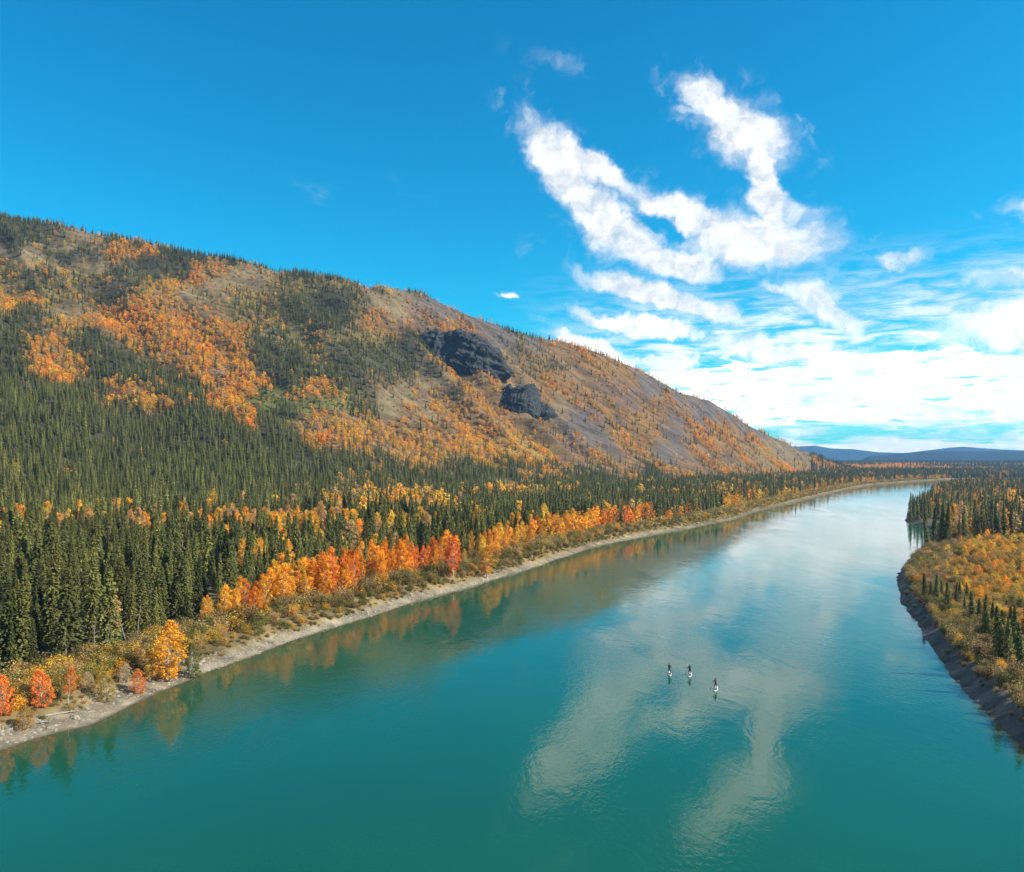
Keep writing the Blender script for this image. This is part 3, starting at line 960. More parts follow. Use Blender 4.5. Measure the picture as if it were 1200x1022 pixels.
def scatter_left_bank():
    # willow and low brush right above the beach
    P, g = along_left(4.0, 20, -90, 1110, 5900, 11)
    z, dl, *_ = height(P)
    i = dl > 6.8; P, z, dl = P[i], z[i], dl[i]
    k = len(P)
    tn = autumn(k, g, ['olive', 'brown', 'olive', 'olive', 'tan', 'brown', 'amber'], .6)
    s = g.uniform(.5, 1.25, k) * (0.55 + .75 * sstep(7, 14, dl)) * np.where(CX + F * P[:, 0] / P[:, 1] < 240, .85, 1.0)
    add('shrub', P, z, s * 1.1, s, tn, 1)
    P, g = along_left(8.0, 20, -60, 260, 420, 13)
    z, dl, *_ = height(P)
    k = len(P); s = g.uniform(.5, 1.0, k)
    add('shrub', P, z, s * 1.15, s, autumn(k, g, ['olive', 'tan', 'amber', 'olive', 'brown', 'yellow'], .6), 1)
    # dry grass tussocks at the lip of the beach
    P, g = along_left(2.5, 10, -90, 900, 2200, 12)
    z, dl, *_ = height(P)
    i = dl > 5.0; P, z = P[i], z[i]; k = len(P)
    s = g.uniform(.14, .36, k)
    add('shrub', P, z, s * 1.6, s, autumn(k, g, ['tan', 'olive', 'brown', 'olive'], .6), 1)
    # row of aspens, by stretches
    for px0, px1, d0, d1_, n, names, sc in [
            (238, 285, 16, 24, 10, ['orange', 'amber', 'orange'], .62), (285, 312, 15, 24, 7, ['red', 'orange'], .62),
            (310, 360, 15, 27, 18, ['orange', 'orange', 'amber'], .78), (358, 482, 13, 27, 62, ['orange', 'orange', 'orange', 'red'], .92),
            (482, 520, 14, 25, 10, ['red', 'red', 'orange'], .85), (522, 536, 14, 22, 5, ['red', 'orange'], 1.0),
            (536, 560, 14, 26, 5, ['brown', 'amber'], .62), (560, 590, 12, 24, 12, ['amber', 'yellow', 'orange'], .92),
            (590, 640, 13, 28, 26, ['orange', 'red', 'orange', 'amber'], .85), (640, 700, 13, 30, 44, ['orange', 'amber', 'orange'], .95),
            (700, 760, 14, 34, 44, ['orange', 'red', 'orange', 'brown'], .86), (760, 830, 14, 40, 30, ['red', 'orange', 'brown', 'pale'], .72),
            (850, 885, 12, 40, 30, ['amber', 'orange', 'yellow', 'orange'], .9), (885, 950, 12, 50, 60, ['amber', 'yellow', 'orange', 'olive'], .8),
            (950, 1010, 14, 90, 110, ['orange', 'amber', 'orange'], .9), (1010, 1100, 8, 70, 90, ['orange', 'amber', 'pale'], .8)]:
        P, g = along_left(d0, d1_, px0, px1, int(n * 1.35), 1000 + px0)
        z, dl, *_ = height(P)
        k = len(P)
        s = np.clip(g.normal(sc, .13, k), .35, 1.25)
        add('aspen', P, z, s * g.uniform(.80, 1.12, k), s * 1.04, autumn(k, g, names), 1)

def scatter_right():
    g = np.random.default_rng(23)
    P = grid_pts(40, 520, 80, 660, 2.1, 24)
    P = P[in_view(P, 150)]
    z, dl, d1, d2, h = height(P)
    i = (d1 > 2.9) & (d1 > dl) & (d1 > d2)
    P, z, d1 = P[i], z[i], d1[i]
    n = len(P)
    keep = g.random(n) < np.where(d1 < 14, .95, .80)
    P, z, d1 = P[keep], z[keep], d1[keep]; n = len(P)
    pt = fbm(P[:, 0] / 22, P[:, 1] / 22, 3, 121)
    tn = autumn(n, g, ['orange', 'brown', 'amber', 'olive', 'brown', 'yellow', 'tan', 'olive'], .7) * .88
    tn = np.where(((pt > .56) | (g.random(n) < .65 * sstep(300, 190, P[:, 1])))[:, None], autumn(n, g, ['yellow', 'amber', 'olive', 'orange', 'olive'], .7) * .95, tn)
    edge = d1 < 15
    tn = np.where(edge[:, None] & (g.random(n) < .85)[:, None], autumn(n, g, ['olive', 'tan', 'brown', 'brown'], .7), tn)
    s = np.clip(g.normal(.78, .2, n), .3, 1.3) * np.where(edge, .95, .85)
    add('shrub', P, z, s * 1.1, s, tn, 3)
    P = grid_pts(40, 300, 80, 420, 1.5, 25)
    P = P[in_view(P, 100)]
    z, dl, d1, d2, h = height(P)
    i = (d1 > 1.6) & (d1 < 4.0) & (d1 > dl) & (g.random(len(P)) < .30 + .3 * sstep(2, 3.5, d1))
    P, z = P[i], z[i]; k = len(P)
    s = g.uniform(.14, .42, k)
    add('shrub', P, z, s * 1.5, s, autumn(k, g, ['olive', 'brown', 'tan', 'brown'], .7), 3)
    # taller aspens between the brush
    P = grid_pts(40, 520, 90, 640, 7.5, 26)
    P = P[in_view(P, 80)]
    z, dl, d1, d2, h = height(P)
    i = (d1 > 13) & (d1 > dl) & (d1 > d2) & (g.random(len(P)) < .62)
    P, z = P[i], z[i]; k = len(P)
    s = np.clip(g.normal(.36, .08, k), .2, .6)
    add('aspen', P, z, s * 1.25, s, autumn(k, g, ['orange', 'yellow', 'amber', 'yellow', 'orange']), 3)
    # spruces: a loose row behind the bank, a dense stand towards the inlet
    rows = [(1084, 697, 28), (1091, 700, 22), (1097, 702, 33), (1104, 697, 20), (1112, 712, 34), (1120, 705, 26), (1124, 703, 24), (1131, 716, 20), (1139, 725, 34), (1155, 742, 46),
            (1148, 722, 24), (1172, 770, 60), (1181, 772, 50), (1190, 764, 56), (1176, 752, 40), (1198, 790, 62), (1134, 702, 22), (1185, 742, 34), (1163, 728, 26), (1206, 745, 52)]
    for px, py, hp in rows:
        x, y = W(px, py, 3.7)
        zz = H1(x, y)
        s = hp * 1.10 * y / F / 13.0
        add('spruce', np.array([[x, y]]), zz, s * 1.15, s, spruce_tint(1, g), 3)
    P = grid_pts(150, 560, 330, 690, 4.6, 27)
    P = P[in_view(P, 120)]
    z, dl, d1, d2, h = height(P)
    inl = sdist(P, R1_POLY)
    ix = CX + F * P[:, 0] / P[:, 1]; iy = HY + F * (CAM_H - z) / P[:, 1]
    i = (d1 > 3.5) & (d1 > d2) & (iy < 640 - (ix - 1090) * .10) & (g.random(len(P)) < .55)
    P, z = P[i], z[i]; k = len(P)
    isA = g.random(k) < .22
    s = np.clip(g.normal(1.0, .2, k), .45, 1.35)
    add('spruce', P[~isA], z[~isA], s[~isA] * 1.05, s[~isA], spruce_tint((~isA).sum(), g), 4)
    add('aspen', P[isA], z[isA], s[isA] * 1.1, s[isA] * 1.15, autumn(isA.sum(), g, ['orange', 'amber', 'tan', 'olive', 'pale']), 4)

def scatter_point():
    g = np.random.default_rng(33)
    P = grid_pts(230, 1700, 470, 1650, 6.0, 34)
    P = P[in_view(P, 100)]
    z, dl, d1, d2, h = height(P)
    i = (d2 > 1.5) & (d2 > dl) & (d2 > d1) & (g.random(len(P)) < .74)
    P, z, d2 = P[i], z[i], d2[i]; k = len(P)
    op = fbm(P[:, 0] / 90, P[:, 1] / 90, 3, 131)
    isA = (g.random(k) < .18 + .25 * sstep(.45, .62, op))
    s = np.clip(g.normal(1.0, .2, k), .45, 1.45) * np.where(P[:, 1] < 640, .95, .74)
    add('spruce', P[~isA], z[~isA], s[~isA], s[~isA], spruce_tint((~isA).sum(), g), 4)
    add('aspen', P[isA], z[isA], s[isA] * .9, s[isA] * .85, autumn(isA.sum(), g, ['orange', 'orange', 'tan', 'olive', 'amber']), 4)

def scatter_far():
    g = np.random.default_rng(43)
    P = grid_pts(500, 2900, 1650, 4200, 12, 44)
    P = P[in_view(P, 60)]
    z, dl, d1, d2, h = height(P)
    px = CX + F * P[:, 0] / P[:, 1]
    i = (dl > 8) & (dl > d2) & (px > 950)
    P, z, dl = P[i], z[i], dl[i]; k = len(P)
    patch = fbm(P[:, 0] / 420, P[:, 1] / 160, 4, 141)
    near = dl < 60
    isA = np.where(near, g.random(k) < .45, g.random(k) < .04 + .9 * sstep(.40, .50, patch) * sstep(2250, 2500, P[:, 1]))
    i = g.random(k) < np.where(isA, .8, .85)
    s = np.clip(g.normal(1.05, .2, k), .5, 1.5)
    a = i & isA; b = i & ~isA
    add('spruce', P[b], z[b], s[b] * 1.5, s[b], spruce_tint(b.sum(), g), 5)
    add('aspen', P[a], z[a], s[a] * 1.2, s[a] * .6, autumn(a.sum(), g, ['orange', 'orange', 'amber']), 5)

scatter_left(); scatter_left_bank(); scatter_right(); scatter_point(); scatter_far()
for k in TREES:
    TREES[k] = np.concatenate(TREES[k])
    print(k, len(TREES[k]))

# ------------------------------------------------------------------ individuals and masses
def gn_scatter(name, A, models, label, cat, seed):
    """one mass of plants: points that carry instances"""
    g = np.random.default_rng(seed)
    n = len(A)
    me = bpy.data.meshes.new(name)
    me.vertices.add(n)
    P = A[:, :3].copy(); P[:, 2] -= .15
    me.vertices.foreach_set('co', P.astype(np.float32).ravel())
    def attr(nm, ty, key, v):
        at = me.attributes.new(nm, ty, 'POINT'); at.data.foreach_set(key, np.ascontiguousarray(v).ravel())
    near = np.hypot(A[:, 0], A[:, 1]) < models['split']
    nh, nl = len(models['hi']), len(models['lo'])
    idx = np.where(near, g.integers(0, nh, n), nh + g.integers(0, nl, n))
    attr('model', 'INT', 'value', idx.astype(np.int32))
    attr('turn', 'FLOAT_VECTOR', 'vector', np.stack([g.normal(0, .04, n), g.normal(0, .04, n), g.uniform(0, 6.28, n)], 1).astype(np.float32))
    attr('size', 'FLOAT_VECTOR', 'vector', np.stack([A[:, 3], A[:, 3], A[:, 4]], 1).astype(np.float32))
    attr('tint', 'FLOAT_COLOR', 'color', np.concatenate([A[:, 5:8], np.ones((n, 1))], 1).astype(np.float32))
    o = link(name, me)
    tag(o, label, cat, kind='stuff')
    pc = bpy.data.collections.new(name + '_models')
    for q, (crown, trunk) in enumerate(models['hi'] + models['lo']):
        # crown and trunk joined for the mass
        jm = join_meshes('%s_%02d' % (name, q), crown, trunk)
        pc.objects.link(bpy.data.objects.new('%s_%02d' % (name, q), jm))
    ng = bpy.data.node_groups.new(name, 'GeometryNodeTree')
    ng.interface.new_socket('Geometry', in_out='INPUT', socket_type='NodeSocketGeometry')
    ng.interface.new_socket('Geometry', in_out='OUTPUT', socket_type='NodeSocketGeometry')
    gi = ng.nodes.new('NodeGroupInput'); go = ng.nodes.new('NodeGroupOutput')
    ci = ng.nodes.new('GeometryNodeCollectionInfo')
    ci.inputs['Collection'].default_value = pc
    ci.inputs['Separate Children'].default_value = True
    ci.inputs['Reset Children'].default_value = True
    ip = ng.nodes.new('GeometryNodeInstanceOnPoints')
    ip.inputs['Pick Instance'].default_value = True
    def named(nm, ty):
        na = ng.nodes.new('GeometryNodeInputNamedAttribute'); na.data_type = ty; na.inputs['Name'].default_value = nm
        return na.outputs[0]
    e2r = ng.nodes.new('FunctionNodeEulerToRotation')
    ng.links.new(named('turn', 'FLOAT_VECTOR'), e2r.inputs[0])
    ng.links.new(gi.outputs[0], ip.inputs['Points'])
    ng.links.new(ci.outputs[0], ip.inputs['Instance'])
    ng.links.new(named('model', 'INT'), ip.inputs['Instance Index'])
    ng.links.new(e2r.outputs[0], ip.inputs['Rotation'])
    ng.links.new(named('size', 'FLOAT_VECTOR'), ip.inputs['Scale'])
    ng.links.new(ip.outputs[0], go.inputs[0])
    md = o.modifiers.new('scatter', 'NODES'); md.node_group = ng
    return o

def join_meshes(name, a, b):
    bm = bmesh.new()
    bm.from_mesh(a)
    n = len(bm.faces)
    bm.from_mesh(b)
    bm.faces.ensure_lookup_table()
    for f in bm.faces[n:]:
        f.material_index = 1
    me = bpy.data.meshes.new(name)
    bm.to_mesh(me); bm.free()
    me.materials.append(a.materials[0]); me.materials.append(b.materials[0])
    return me

def plant(name, row, model, label, cat, group, parts=('trunk', 'crown'), rz=None):
    root = link(name, None, loc=(row[0], row[1], row[2] - .1))
    root.rotation_euler = (random.gauss(0, .025), random.gauss(0, .025), random.uniform(0, 6.28) if rz is None else rz)
    root.scale = (row[3], row[3], row[4])
    tag(root, label, cat, group)
    t = link(parts[0], model[1], root)
    c = link(parts[1], model[0], root)
    c['tint'] = [float(v) for v in row[5:8]]
    return root

def hue_word(t):
    r, gg, b = t
    if gg > r * .75: return 'olive green'
    if r < .30: return 'dull brown'
    if gg < r * .36: return 'red orange'
    if gg < r * .485: return 'bright orange'
    if b > r * .17: return 'pale tan'
    if gg < r * .595: return 'amber'
    return 'golden yellow'

def pick(A, n):
    Y = A[:, 1]
    px = CX + F * A[:, 0] / Y
    py = HY - F * (A[:, 2] - CAM_H) / Y
    vis = (px > 4) & (px < 1196) & (py < 1010)
    score = np.where(vis, A[:, 4] / Y, -1)
    o = np.argsort(-score)
    sel = np.zeros(len(A), bool)
    sel[o[:n]] = True
    return sel & vis

def front_depth(A):
    return sdist(A[:, :2], LEFT_POLY), sdist(A[:, :2], R1_POLY)

def place_individuals():
    random.seed(99)
    # spruces
    A = TREES['spruce']
    sel = pick(A, 300)
    I = A[sel]
    dl, d1 = front_depth(I)
    for row, a, b in zip(I, dl, d1):
        px = CX + F * row[0] / row[1]
        sz = 'tall' if row[4] > 1.12 else 'short' if row[4] < .82 else 'slim' if row[3] < row[4] * .9 else 'broad' if row[3] > row[4] * 1.2 else 'mid-sized'
        tone = 'olive' if row[5] + row[6] > .22 else 'dark green'
        if b > 0:
            lab, grp = 'small dark spruce rising out of the autumn brush on the cut bank', 'spruces in the brush of the cut bank'
        elif a < 36:
            if px < 170: lab, grp = sz + ' ' + tone + ' spruce at the forest edge above the red bushes on the gravel beach', 'edge spruces above the red bushes'
            elif px < 330: lab, grp = sz + ' ' + tone + ' spruce at the forest edge behind the big golden yellow tree', 'edge spruces behind the yellow tree'
            else: lab, grp = sz + ' ' + tone + ' spruce at the forest edge directly behind the row of orange aspens', 'edge spruces behind the orange aspens'
        elif a < 62:
            if px < 170: lab, grp = sz + ' ' + tone + ' spruce a few rows into the forest, above the red bushes', 'inner spruces above the red bushes'
            elif px < 330: lab, grp = sz + ' ' + tone + ' spruce a few rows into the forest, beyond the big yellow tree', 'inner spruces beyond the yellow tree'
            else: lab, grp = sz + ' ' + tone + ' spruce a few rows into the forest, beyond the orange aspens', 'inner spruces beyond the orange aspens'
        else:
            lab, grp = sz + ' ' + tone + ' spruce deep in the flat forest, ' + ('straight above the red bushes' if px < 170 else 'above the big yellow tree' if px < 330 else 'above the orange aspens'), 'spruces deep in the flat forest'
        plant('spruce_tree', row, random.choice(SPR_HI), lab, 'spruce', grp)
    gn_scatter('spruce_forest', A[~sel], {'hi': SPR_HI, 'lo': SPR_LO, 'split': 420}, 'dense dark green spruce forest covering the flat and the hillside', 'forest', 1)
    # aspens
    A = TREES['aspen']
    sel = pick(A, 300)
    I = A[sel]
    dl, d1 = front_depth(I)
    for row, a, b in zip(I, dl, d1):
        hw = hue_word(row[5:8])
        px = CX + F * row[0] / row[1]
        if b > 0:
            lab, grp = '%s young aspen standing above the brush on the cut bank' % hw, '%s aspens on the cut bank' % hw
        elif a < 32:
            st = 'nearest the big yellow tree' if px < 330 else 'in the bright stretch of the bank row' if px < 490 else 'in the broken middle stretch of the bank row' if px < 640 else 'in the far stretch of the bank row'
            lab, grp = '%s %s %s aspen %s, %s side' % ('tall' if row[4] > .98 else 'low' if row[4] < .76 else 'mid-height', 'slender' if row[3] < row[4] * .93 else 'full', hw, st, 'water' if a < 20 else 'forest'), '%s aspens %s' % (hw, st)
        else:
            lab, grp = '%s %s aspen among the dark spruces %s' % ('tall' if row[4] > 1.1 else 'low' if row[4] < .9 else 'mid-height', hw, 'above the red bushes' if px < 170 else 'above the big yellow tree' if px < 330 else 'above the bank row of orange aspens'), '%s aspens among the spruces' % hw
        plant('aspen_tree', row, random.choice(ASP_HI), lab, 'aspen', grp)
    gn_scatter('aspen_groves', A[~sel], {'hi': ASP_HI, 'lo': ASP_LO, 'split': 330}, 'orange and yellow aspen groves spread over the hillside and far banks', 'aspen groves', 2)
    # shrubs
    A = TREES['shrub']
    sel = pick(A, 300)
    I = A[sel]
    dl, d1 = front_depth(I)
    for row, a, b in zip(I, dl, d1):
        hw = hue_word(row[5:8])
        px = CX + F * row[0] / row[1]
        if b > 0:
            e = 'leaning over the edge of the shaded cut bank' if b < 12 else 'back from the edge of the shaded cut bank'
            lab, grp = '%s %s shrub %s' % ('tall' if row[4] > .85 else 'low', hw, e), '%s shrubs %s' % (hw, e)
        else:
            e = 'at the top of the gravel beach' if a < 11 else 'between the gravel beach and the trees'
            s = 'near the red bushes' if px < 170 else 'near the big yellow tree' if px < 330 else 'below the orange aspens'
            lab, grp = '%s %s shrub %s, %s' % ('tall' if row[4] > 1.0 else 'low', hw, e, s), '%s shrubs %s %s' % (hw, e, s)
        plant('willow_shrub', row, random.choice(SHR_HI), lab, 'shrub', grp, ('stems', 'leaves'))
    gn_scatter('undergrowth', A[~sel], {'hi': SHR_HI, 'lo': SHR_LO, 'split': 430}, 'low autumn brush covering the banks and open slopes', 'brush', 3)

place_individuals()

# trees of the bank that stand out
def feature(px, py, hp, model, tint, label, cat, name, wide=1.0, base=10.0, parts=('trunk', 'crown'), zb=2.4):
    x, y = W(px, py, zb)
    z = H1(x, y)
    s = hp * y / F / base
    plant(name, [x, y, z, s * wide, s, *tint], model, label, cat, None, parts)
BIG_Y = aspen_model(201, True, 10.0, 2.6, .06, 120)
RED_B = [aspen_model(203 + i, True, 10.0, 3.5, .04, 120) for i in range(2)]
feature(196, 783, 68, BIG_Y, (0.74, 0.37, 0.03), 'big golden yellow tree with a pointed crown on the gravel bank', 'aspen', 'aspen_tree', 1.15)
feature(176, 786, 36, ASP_HI[4], (0.62, 0.34, 0.04), 'small yellow tree leaning on the flank of the big yellow tree', 'aspen', 'aspen_tree', 1.2)
feature(49, 824, 42, RED_B[0], (0.80, 0.235, 0.04), 'bright red orange bushy tree above the widest part of the beach', 'aspen', 'aspen_tree', 1.0)
feature(5, 834, 46, RED_B[1], (0.80, 0.235, 0.04), 'red orange bushy tree cut by the edge of the view', 'aspen', 'aspen_tree', .8)
feature(163, 797, 28, RED_B[1], (0.78, 0.235, 0.04), 'low red bush between the pale brush and the big yellow tree', 'shrub', 'autumn_bush', 1.1)
feature(80, 820, 46, ASP_HI[2], (0.74, 0.24, 0.05), 'slender orange tree standing between the red bush and pale brush', 'aspen', 'aspen_tree', .8)
feature(30, 838, 26, RED_B[0], (0.55, 0.30, 0.06), 'ochre bush beside the bright red tree', 'shrub', 'autumn_bush', 1.2)
feature(123, 808, 34, RED_B[0], (0.48, 0.33, 0.07), 'tall ochre bush beyond the slender orange tree', 'shrub', 'autumn_bush', 1.0)
feature(102, 806, 22, RED_B[1], (0.60, 0.44, 0.24), 'pale straw coloured bush above the gravel', 'shrub', 'autumn_bush', 1.3)
feature(146, 792, 22, RED_B[0], (0.60, 0.45, 0.26), 'pale straw bush just before the low red bush', 'shrub', 'autumn_bush', 1.2)
feature(226, 778, 40, RED_B[1], (0.16, 0.16, 0.04), 'olive green bush beyond the big yellow tree', 'shrub', 'autumn_bush', 1.0)
feature(531, 677, 47, ASP_HI[0], (0.80, 0.15, 0.02), 'tall red orange aspen standing above its neighbours mid-bank', 'aspen', 'aspen_tree', 1.0)
feature(570, 671, 38, ASP_HI[4], (0.74, 0.34, 0.03), 'amber aspen with a broad low crown after the gap in the row', 'aspen', 'aspen_tree', 1.4)

# dead stems and drift logs
def snag(px, py, hp, lean, label, zb=3.6):
    x, y = W(px, py, zb)
    z = H1(x, y)
    Hh = hp * y / F
    random.seed(int(px * 7 + py))
    segs = [((0, 0, -.4), (lean * Hh * .5, 0, Hh * .55), .085, .06), ((lean * Hh * .5, 0, Hh * .55), (lean * Hh, .2, Hh), .06, .02)]
    root = link('dead_tree', None, loc=(x, y, z))
    tag(root, label, 'dead tree', 'dead pale stems at the forest edge')
    link('trunk', tubes('dead_trunk', segs, M_DEAD, 6), root)
    for k in range(5):
        h = Hh * random.uniform(.45, .92); a = random.uniform(0, 6.28); r = random.uniform(.6, 1.6)
        link('branch', tubes('dead_branch', [((lean * h, 0, h), (lean * h + math.cos(a) * r, math.sin(a) * r, h + random.uniform(-.1, .7)), .04, .012)], M_DEAD, 4), root)
snag(110, 764, 44, 0.02, 'bare pale dead stem upright at the forest edge, shortest of three together')
snag(124, 766, 40, .12, 'bare pale dead stem leaning towards the big yellow tree')
snag(78, 772, 50, -.05, 'bare pale dead stem between dark spruces above the slender orange tree')
snag(160, 748, 46, .1, 'bare grey dead stem close behind the big yellow tree')
snag(150, 752, 40, -.35, 'grey dead stem tilted across the dark gap behind the yellow tree')

def log(px, py, length, ang, label, zb=0.9, r=.18):
    x, y = W(px, py, zb)
    z = H1(x, y)
    root = link('drift_log', None, loc=(x, y, z + r * .8))
    root.rotation_euler = (0, random.uniform(-.04, .04), ang)
    tag(root, label, 'log')
    link('trunk', tubes('log_trunk', [((-length / 2, 0, 0), (0, .1, .02), r, r * .8), ((0, .1, .02), (length / 2, 0, .05), r * .8, r * .4)], M_DEAD, 7), root)
    for k in range(3):
        q = random.uniform(-.2, .45) * length; a = random.uniform(-1, 1)
        link('branch_stub', tubes('log_stub', [((q, .05, 0), (q + .3, .5 * a, .35), .05, .015)], M_DEAD, 5), root)
random.seed(5)
log(70, 838, 5.0, .65, 'bleached drift log on the beach below the red bush')
log(42, 846, 4.0, .3, 'bleached drift log near the waterline at the widest beach')
log(118, 818, 4.5, .9, 'grey drift log at the top of the gravel')
log(150, 801, 3.5, .5, 'short drift log below the low red bush')
log(133, 776, 12.0, .42, 'long fallen trunk lying along the forest edge behind the pale brush', 3.0, .22)
log(262, 779, 4.0, .5, 'grey drift log on the narrow beach past the big yellow tree')
log(352, 748, 5.0, .55, 'thin drift log on the beach below the first orange aspens')
log(470, 709, 5.0, .3, 'drift log on the beach below the brightest orange aspens')
log(190, 772, 7.0, -.4, 'pale fallen trunk at the foot of the big yellow tree', 2.6, .2)

# ------------------------------------------------------------------ cliffs on the hillside
def ground_hit(px, py):
    Ys = np.linspace(150, 2300, 1400)
    P = np.stack([(px - CX) / F * Ys, Ys], 1)
    z = height(P)[0]
    yy = HY - F * (z - CAM_H) / Ys
    k = np.argmax(yy <= py)
    return P[k, 0], P[k, 1], z[k]

def outcrop(px, py, wpx, hpx, seed, label, depth=.5):
    """a crag: a steep face broken by buttresses and ledges, its back sunk in the slope"""
    x, y, z = ground_hit(px, py)
    sx = wpx * y / F / 2; sz = hpx * y / F / 2; sy = sx * depth
    nu, nv = 190, 90
    U, Vv = np.meshgrid(np.linspace(-.35, math.pi + .35, nu), np.linspace(-1.1, 1.45, nv), indexing='ij')
    cu, su = np.cos(U), -np.sin(U)
    cv, sv = np.cos(Vv), np.sin(Vv)
    pw = lambda v, e: np.sign(v) * np.abs(v) ** e
    X = pw(cv, .55) * pw(cu, .9) * sx; Y = pw(cv, .55) * su * sy; Z = pw(sv, .8) * sz
    q = X / 14.0; r = Z / 14.0
    but = 1 - np.abs(2 * fbm(q * .8 + seed * 3.7, r * .22 + seed, 4, seed) - 1) * 1.8          # buttresses and gullies
    led = fbm(q * .5 + seed, r * 2.4, 4, seed + 5) - .5                                        # ledges
    fine = fbm(q * 4 + seed, r * 3.2 + U, 4, seed + 9) - .5
    k = 1 + but * .24 + led * .22 + fine * .16
    top = 1 + (fbm(X / sx * 2.6 + seed, Y * 0 + seed, 4, seed + 11) - .5) * .75
    X = X * (1 + (fbm(r * .9 + seed, U * 1.2, 4, seed + 13) - .5) * .55) + fine * 3
    V = np.stack([X, Y * k - led * 4, Z * np.where(Z > 0, top, 1) + fine * 4], -1)
    i = np.arange(nu - 1)[:, None]; j = np.arange(nv - 1)[None, :]
    Q = np.stack([i * nv + j, i * nv + j + 1, (i + 1) * nv + j + 1, (i + 1) * nv + j], -1).reshape(-1, 4)
    me = mesh_np('rock_outcrop', V.reshape(-1, 3), Q, M_ROCK, False)
    o = link('rock_outcrop', me, loc=(x, y + sy * .48, z))
    o.rotation_euler = (math.radians(-24), math.radians(9), math.radians(-12))
    tag(o, label, 'cliff')
outcrop(533, 424, 124, 62, 7, 'larger dark rock cliff with a domed top on the hill spur', .5)
outcrop(608, 476, 52, 50, 17, 'smaller dark rock cliff lower down the spur', .7)
outcrop(634, 487, 34, 26, 27, 'low dark crag trailing down beside the smaller cliff', .7)

# ------------------------------------------------------------------ stones on the beach
def beach_stones():
    P, g = along_left(-0.4, 5.5, -60, 620, 9000, 301)
    z, dl, *_ = height(P)
    i = (dl > -.2) & (dl < 6.5)
    P, z = P[i], z[i]
    n = len(P)
    models = []
    for q in range(4):
        bm = bmesh.new()
        bmesh.ops.create_icosphere(bm, subdivisions=1, radius=1)
        gg = random.Random(q)
        for v in bm.verts:
            v.co *= gg.uniform(.75, 1.2); v.co.z *= .6
        me = bpy.data.meshes.new('stone'); bm.to_mesh(me); bm.free(); me.materials.append(M_STONE)
        models.append(me)
    s = g.lognormal(-1.95, .5, n)
    A = np.column_stack([P, z + .08, s, s, np.ones((n, 3)), np.zeros(n)])
    empty = tubes('grain', [((0, 0, 0), (0, 0, .01), .01, .01)], M_STONE, 3)
    gn_scatter('beach_gravel', A, {'hi': [(m, empty) for m in models], 'lo': [(models[0], empty)], 'split': 1e9}, 'pale gravel and cobbles along the narrow river beach', 'gravel', 31)
beach_stones()

# ------------------------------------------------------------------ paddlers
def simple_mat(name, col, rough=.6):
    m, t, b, L = newmat(name)
    tc = N(t, 'ShaderNodeTexCoord')
    n1 = noise(t, tc.outputs['Object'], 14, 3)
    c = mixcol(t, n1.outputs[0], tuple(v * .8 for v in col), tuple(min(1, v * 1.15) for v in col))
    L.new(c, b.inputs['Base Color'])
    b.inputs['Roughness'].default_value = rough
    return m
M_SKIN = simple_mat('skin', (0.55, 0.33, 0.24))
M_HAIR = simple_mat('dark_hair', (0.03, 0.022, 0.018))
M_DARK = simple_mat('dark_trousers', (0.012, 0.013, 0.016), .8)
M_BLACK = simple_mat('black_jacket', (0.016, 0.015, 0.018), .8)
M_MAROON = simple_mat('maroon_jacket', (0.085, 0.020, 0.022), .8)
M_BOARD = simple_mat('white_board', (0.62, 0.63, 0.62), .4)
M_PAD = simple_mat('grey_deck_pad', (0.10, 0.11, 0.12), .8)
M_SHAFT = simple_mat('paddle_shaft', (0.05, 0.05, 0.05), .4)
M_BLADE = simple_mat('paddle_blade', (0.16, 0.17, 0.17), .4)

def skin_mesh(name, verts, edges, radii, root, mats, pick_mat, sub=2):
    bm = bmesh.new()
    lay = bm.verts.layers.skin.verify()
    vv = [bm.verts.new(v) for v in verts]
    for a, b in edges: bm.edges.new((vv[a], vv[b]))
    for v, r in zip(vv, radii):
        v[lay].radius = (r, r) if isinstance(r, (int, float)) else r
    vv[root][lay].use_root = True
    me = bpy.data.meshes.new(name + '_rig'); bm.to_mesh(me); bm.free()
    o = bpy.data.objects.new(name + '_rig', me)
    COL.objects.link(o)
    o.modifiers.new('skin', 'SKIN'); s = o.modifiers.new('sub', 'SUBSURF'); s.levels = sub; s.render_levels = sub
    dg = bpy.context.evaluated_depsgraph_get()
    out = bpy.data.meshes.new_from_object(o.evaluated_get(dg))
    out.name = name
    bpy.data.objects.remove(o); bpy.data.meshes.remove(me)
    out.materials.clear()
    for m in mats: out.materials.append(m)
    for p in out.polygons:
        p.material_index = pick_mat(p.center); p.use_smooth = True
    return out

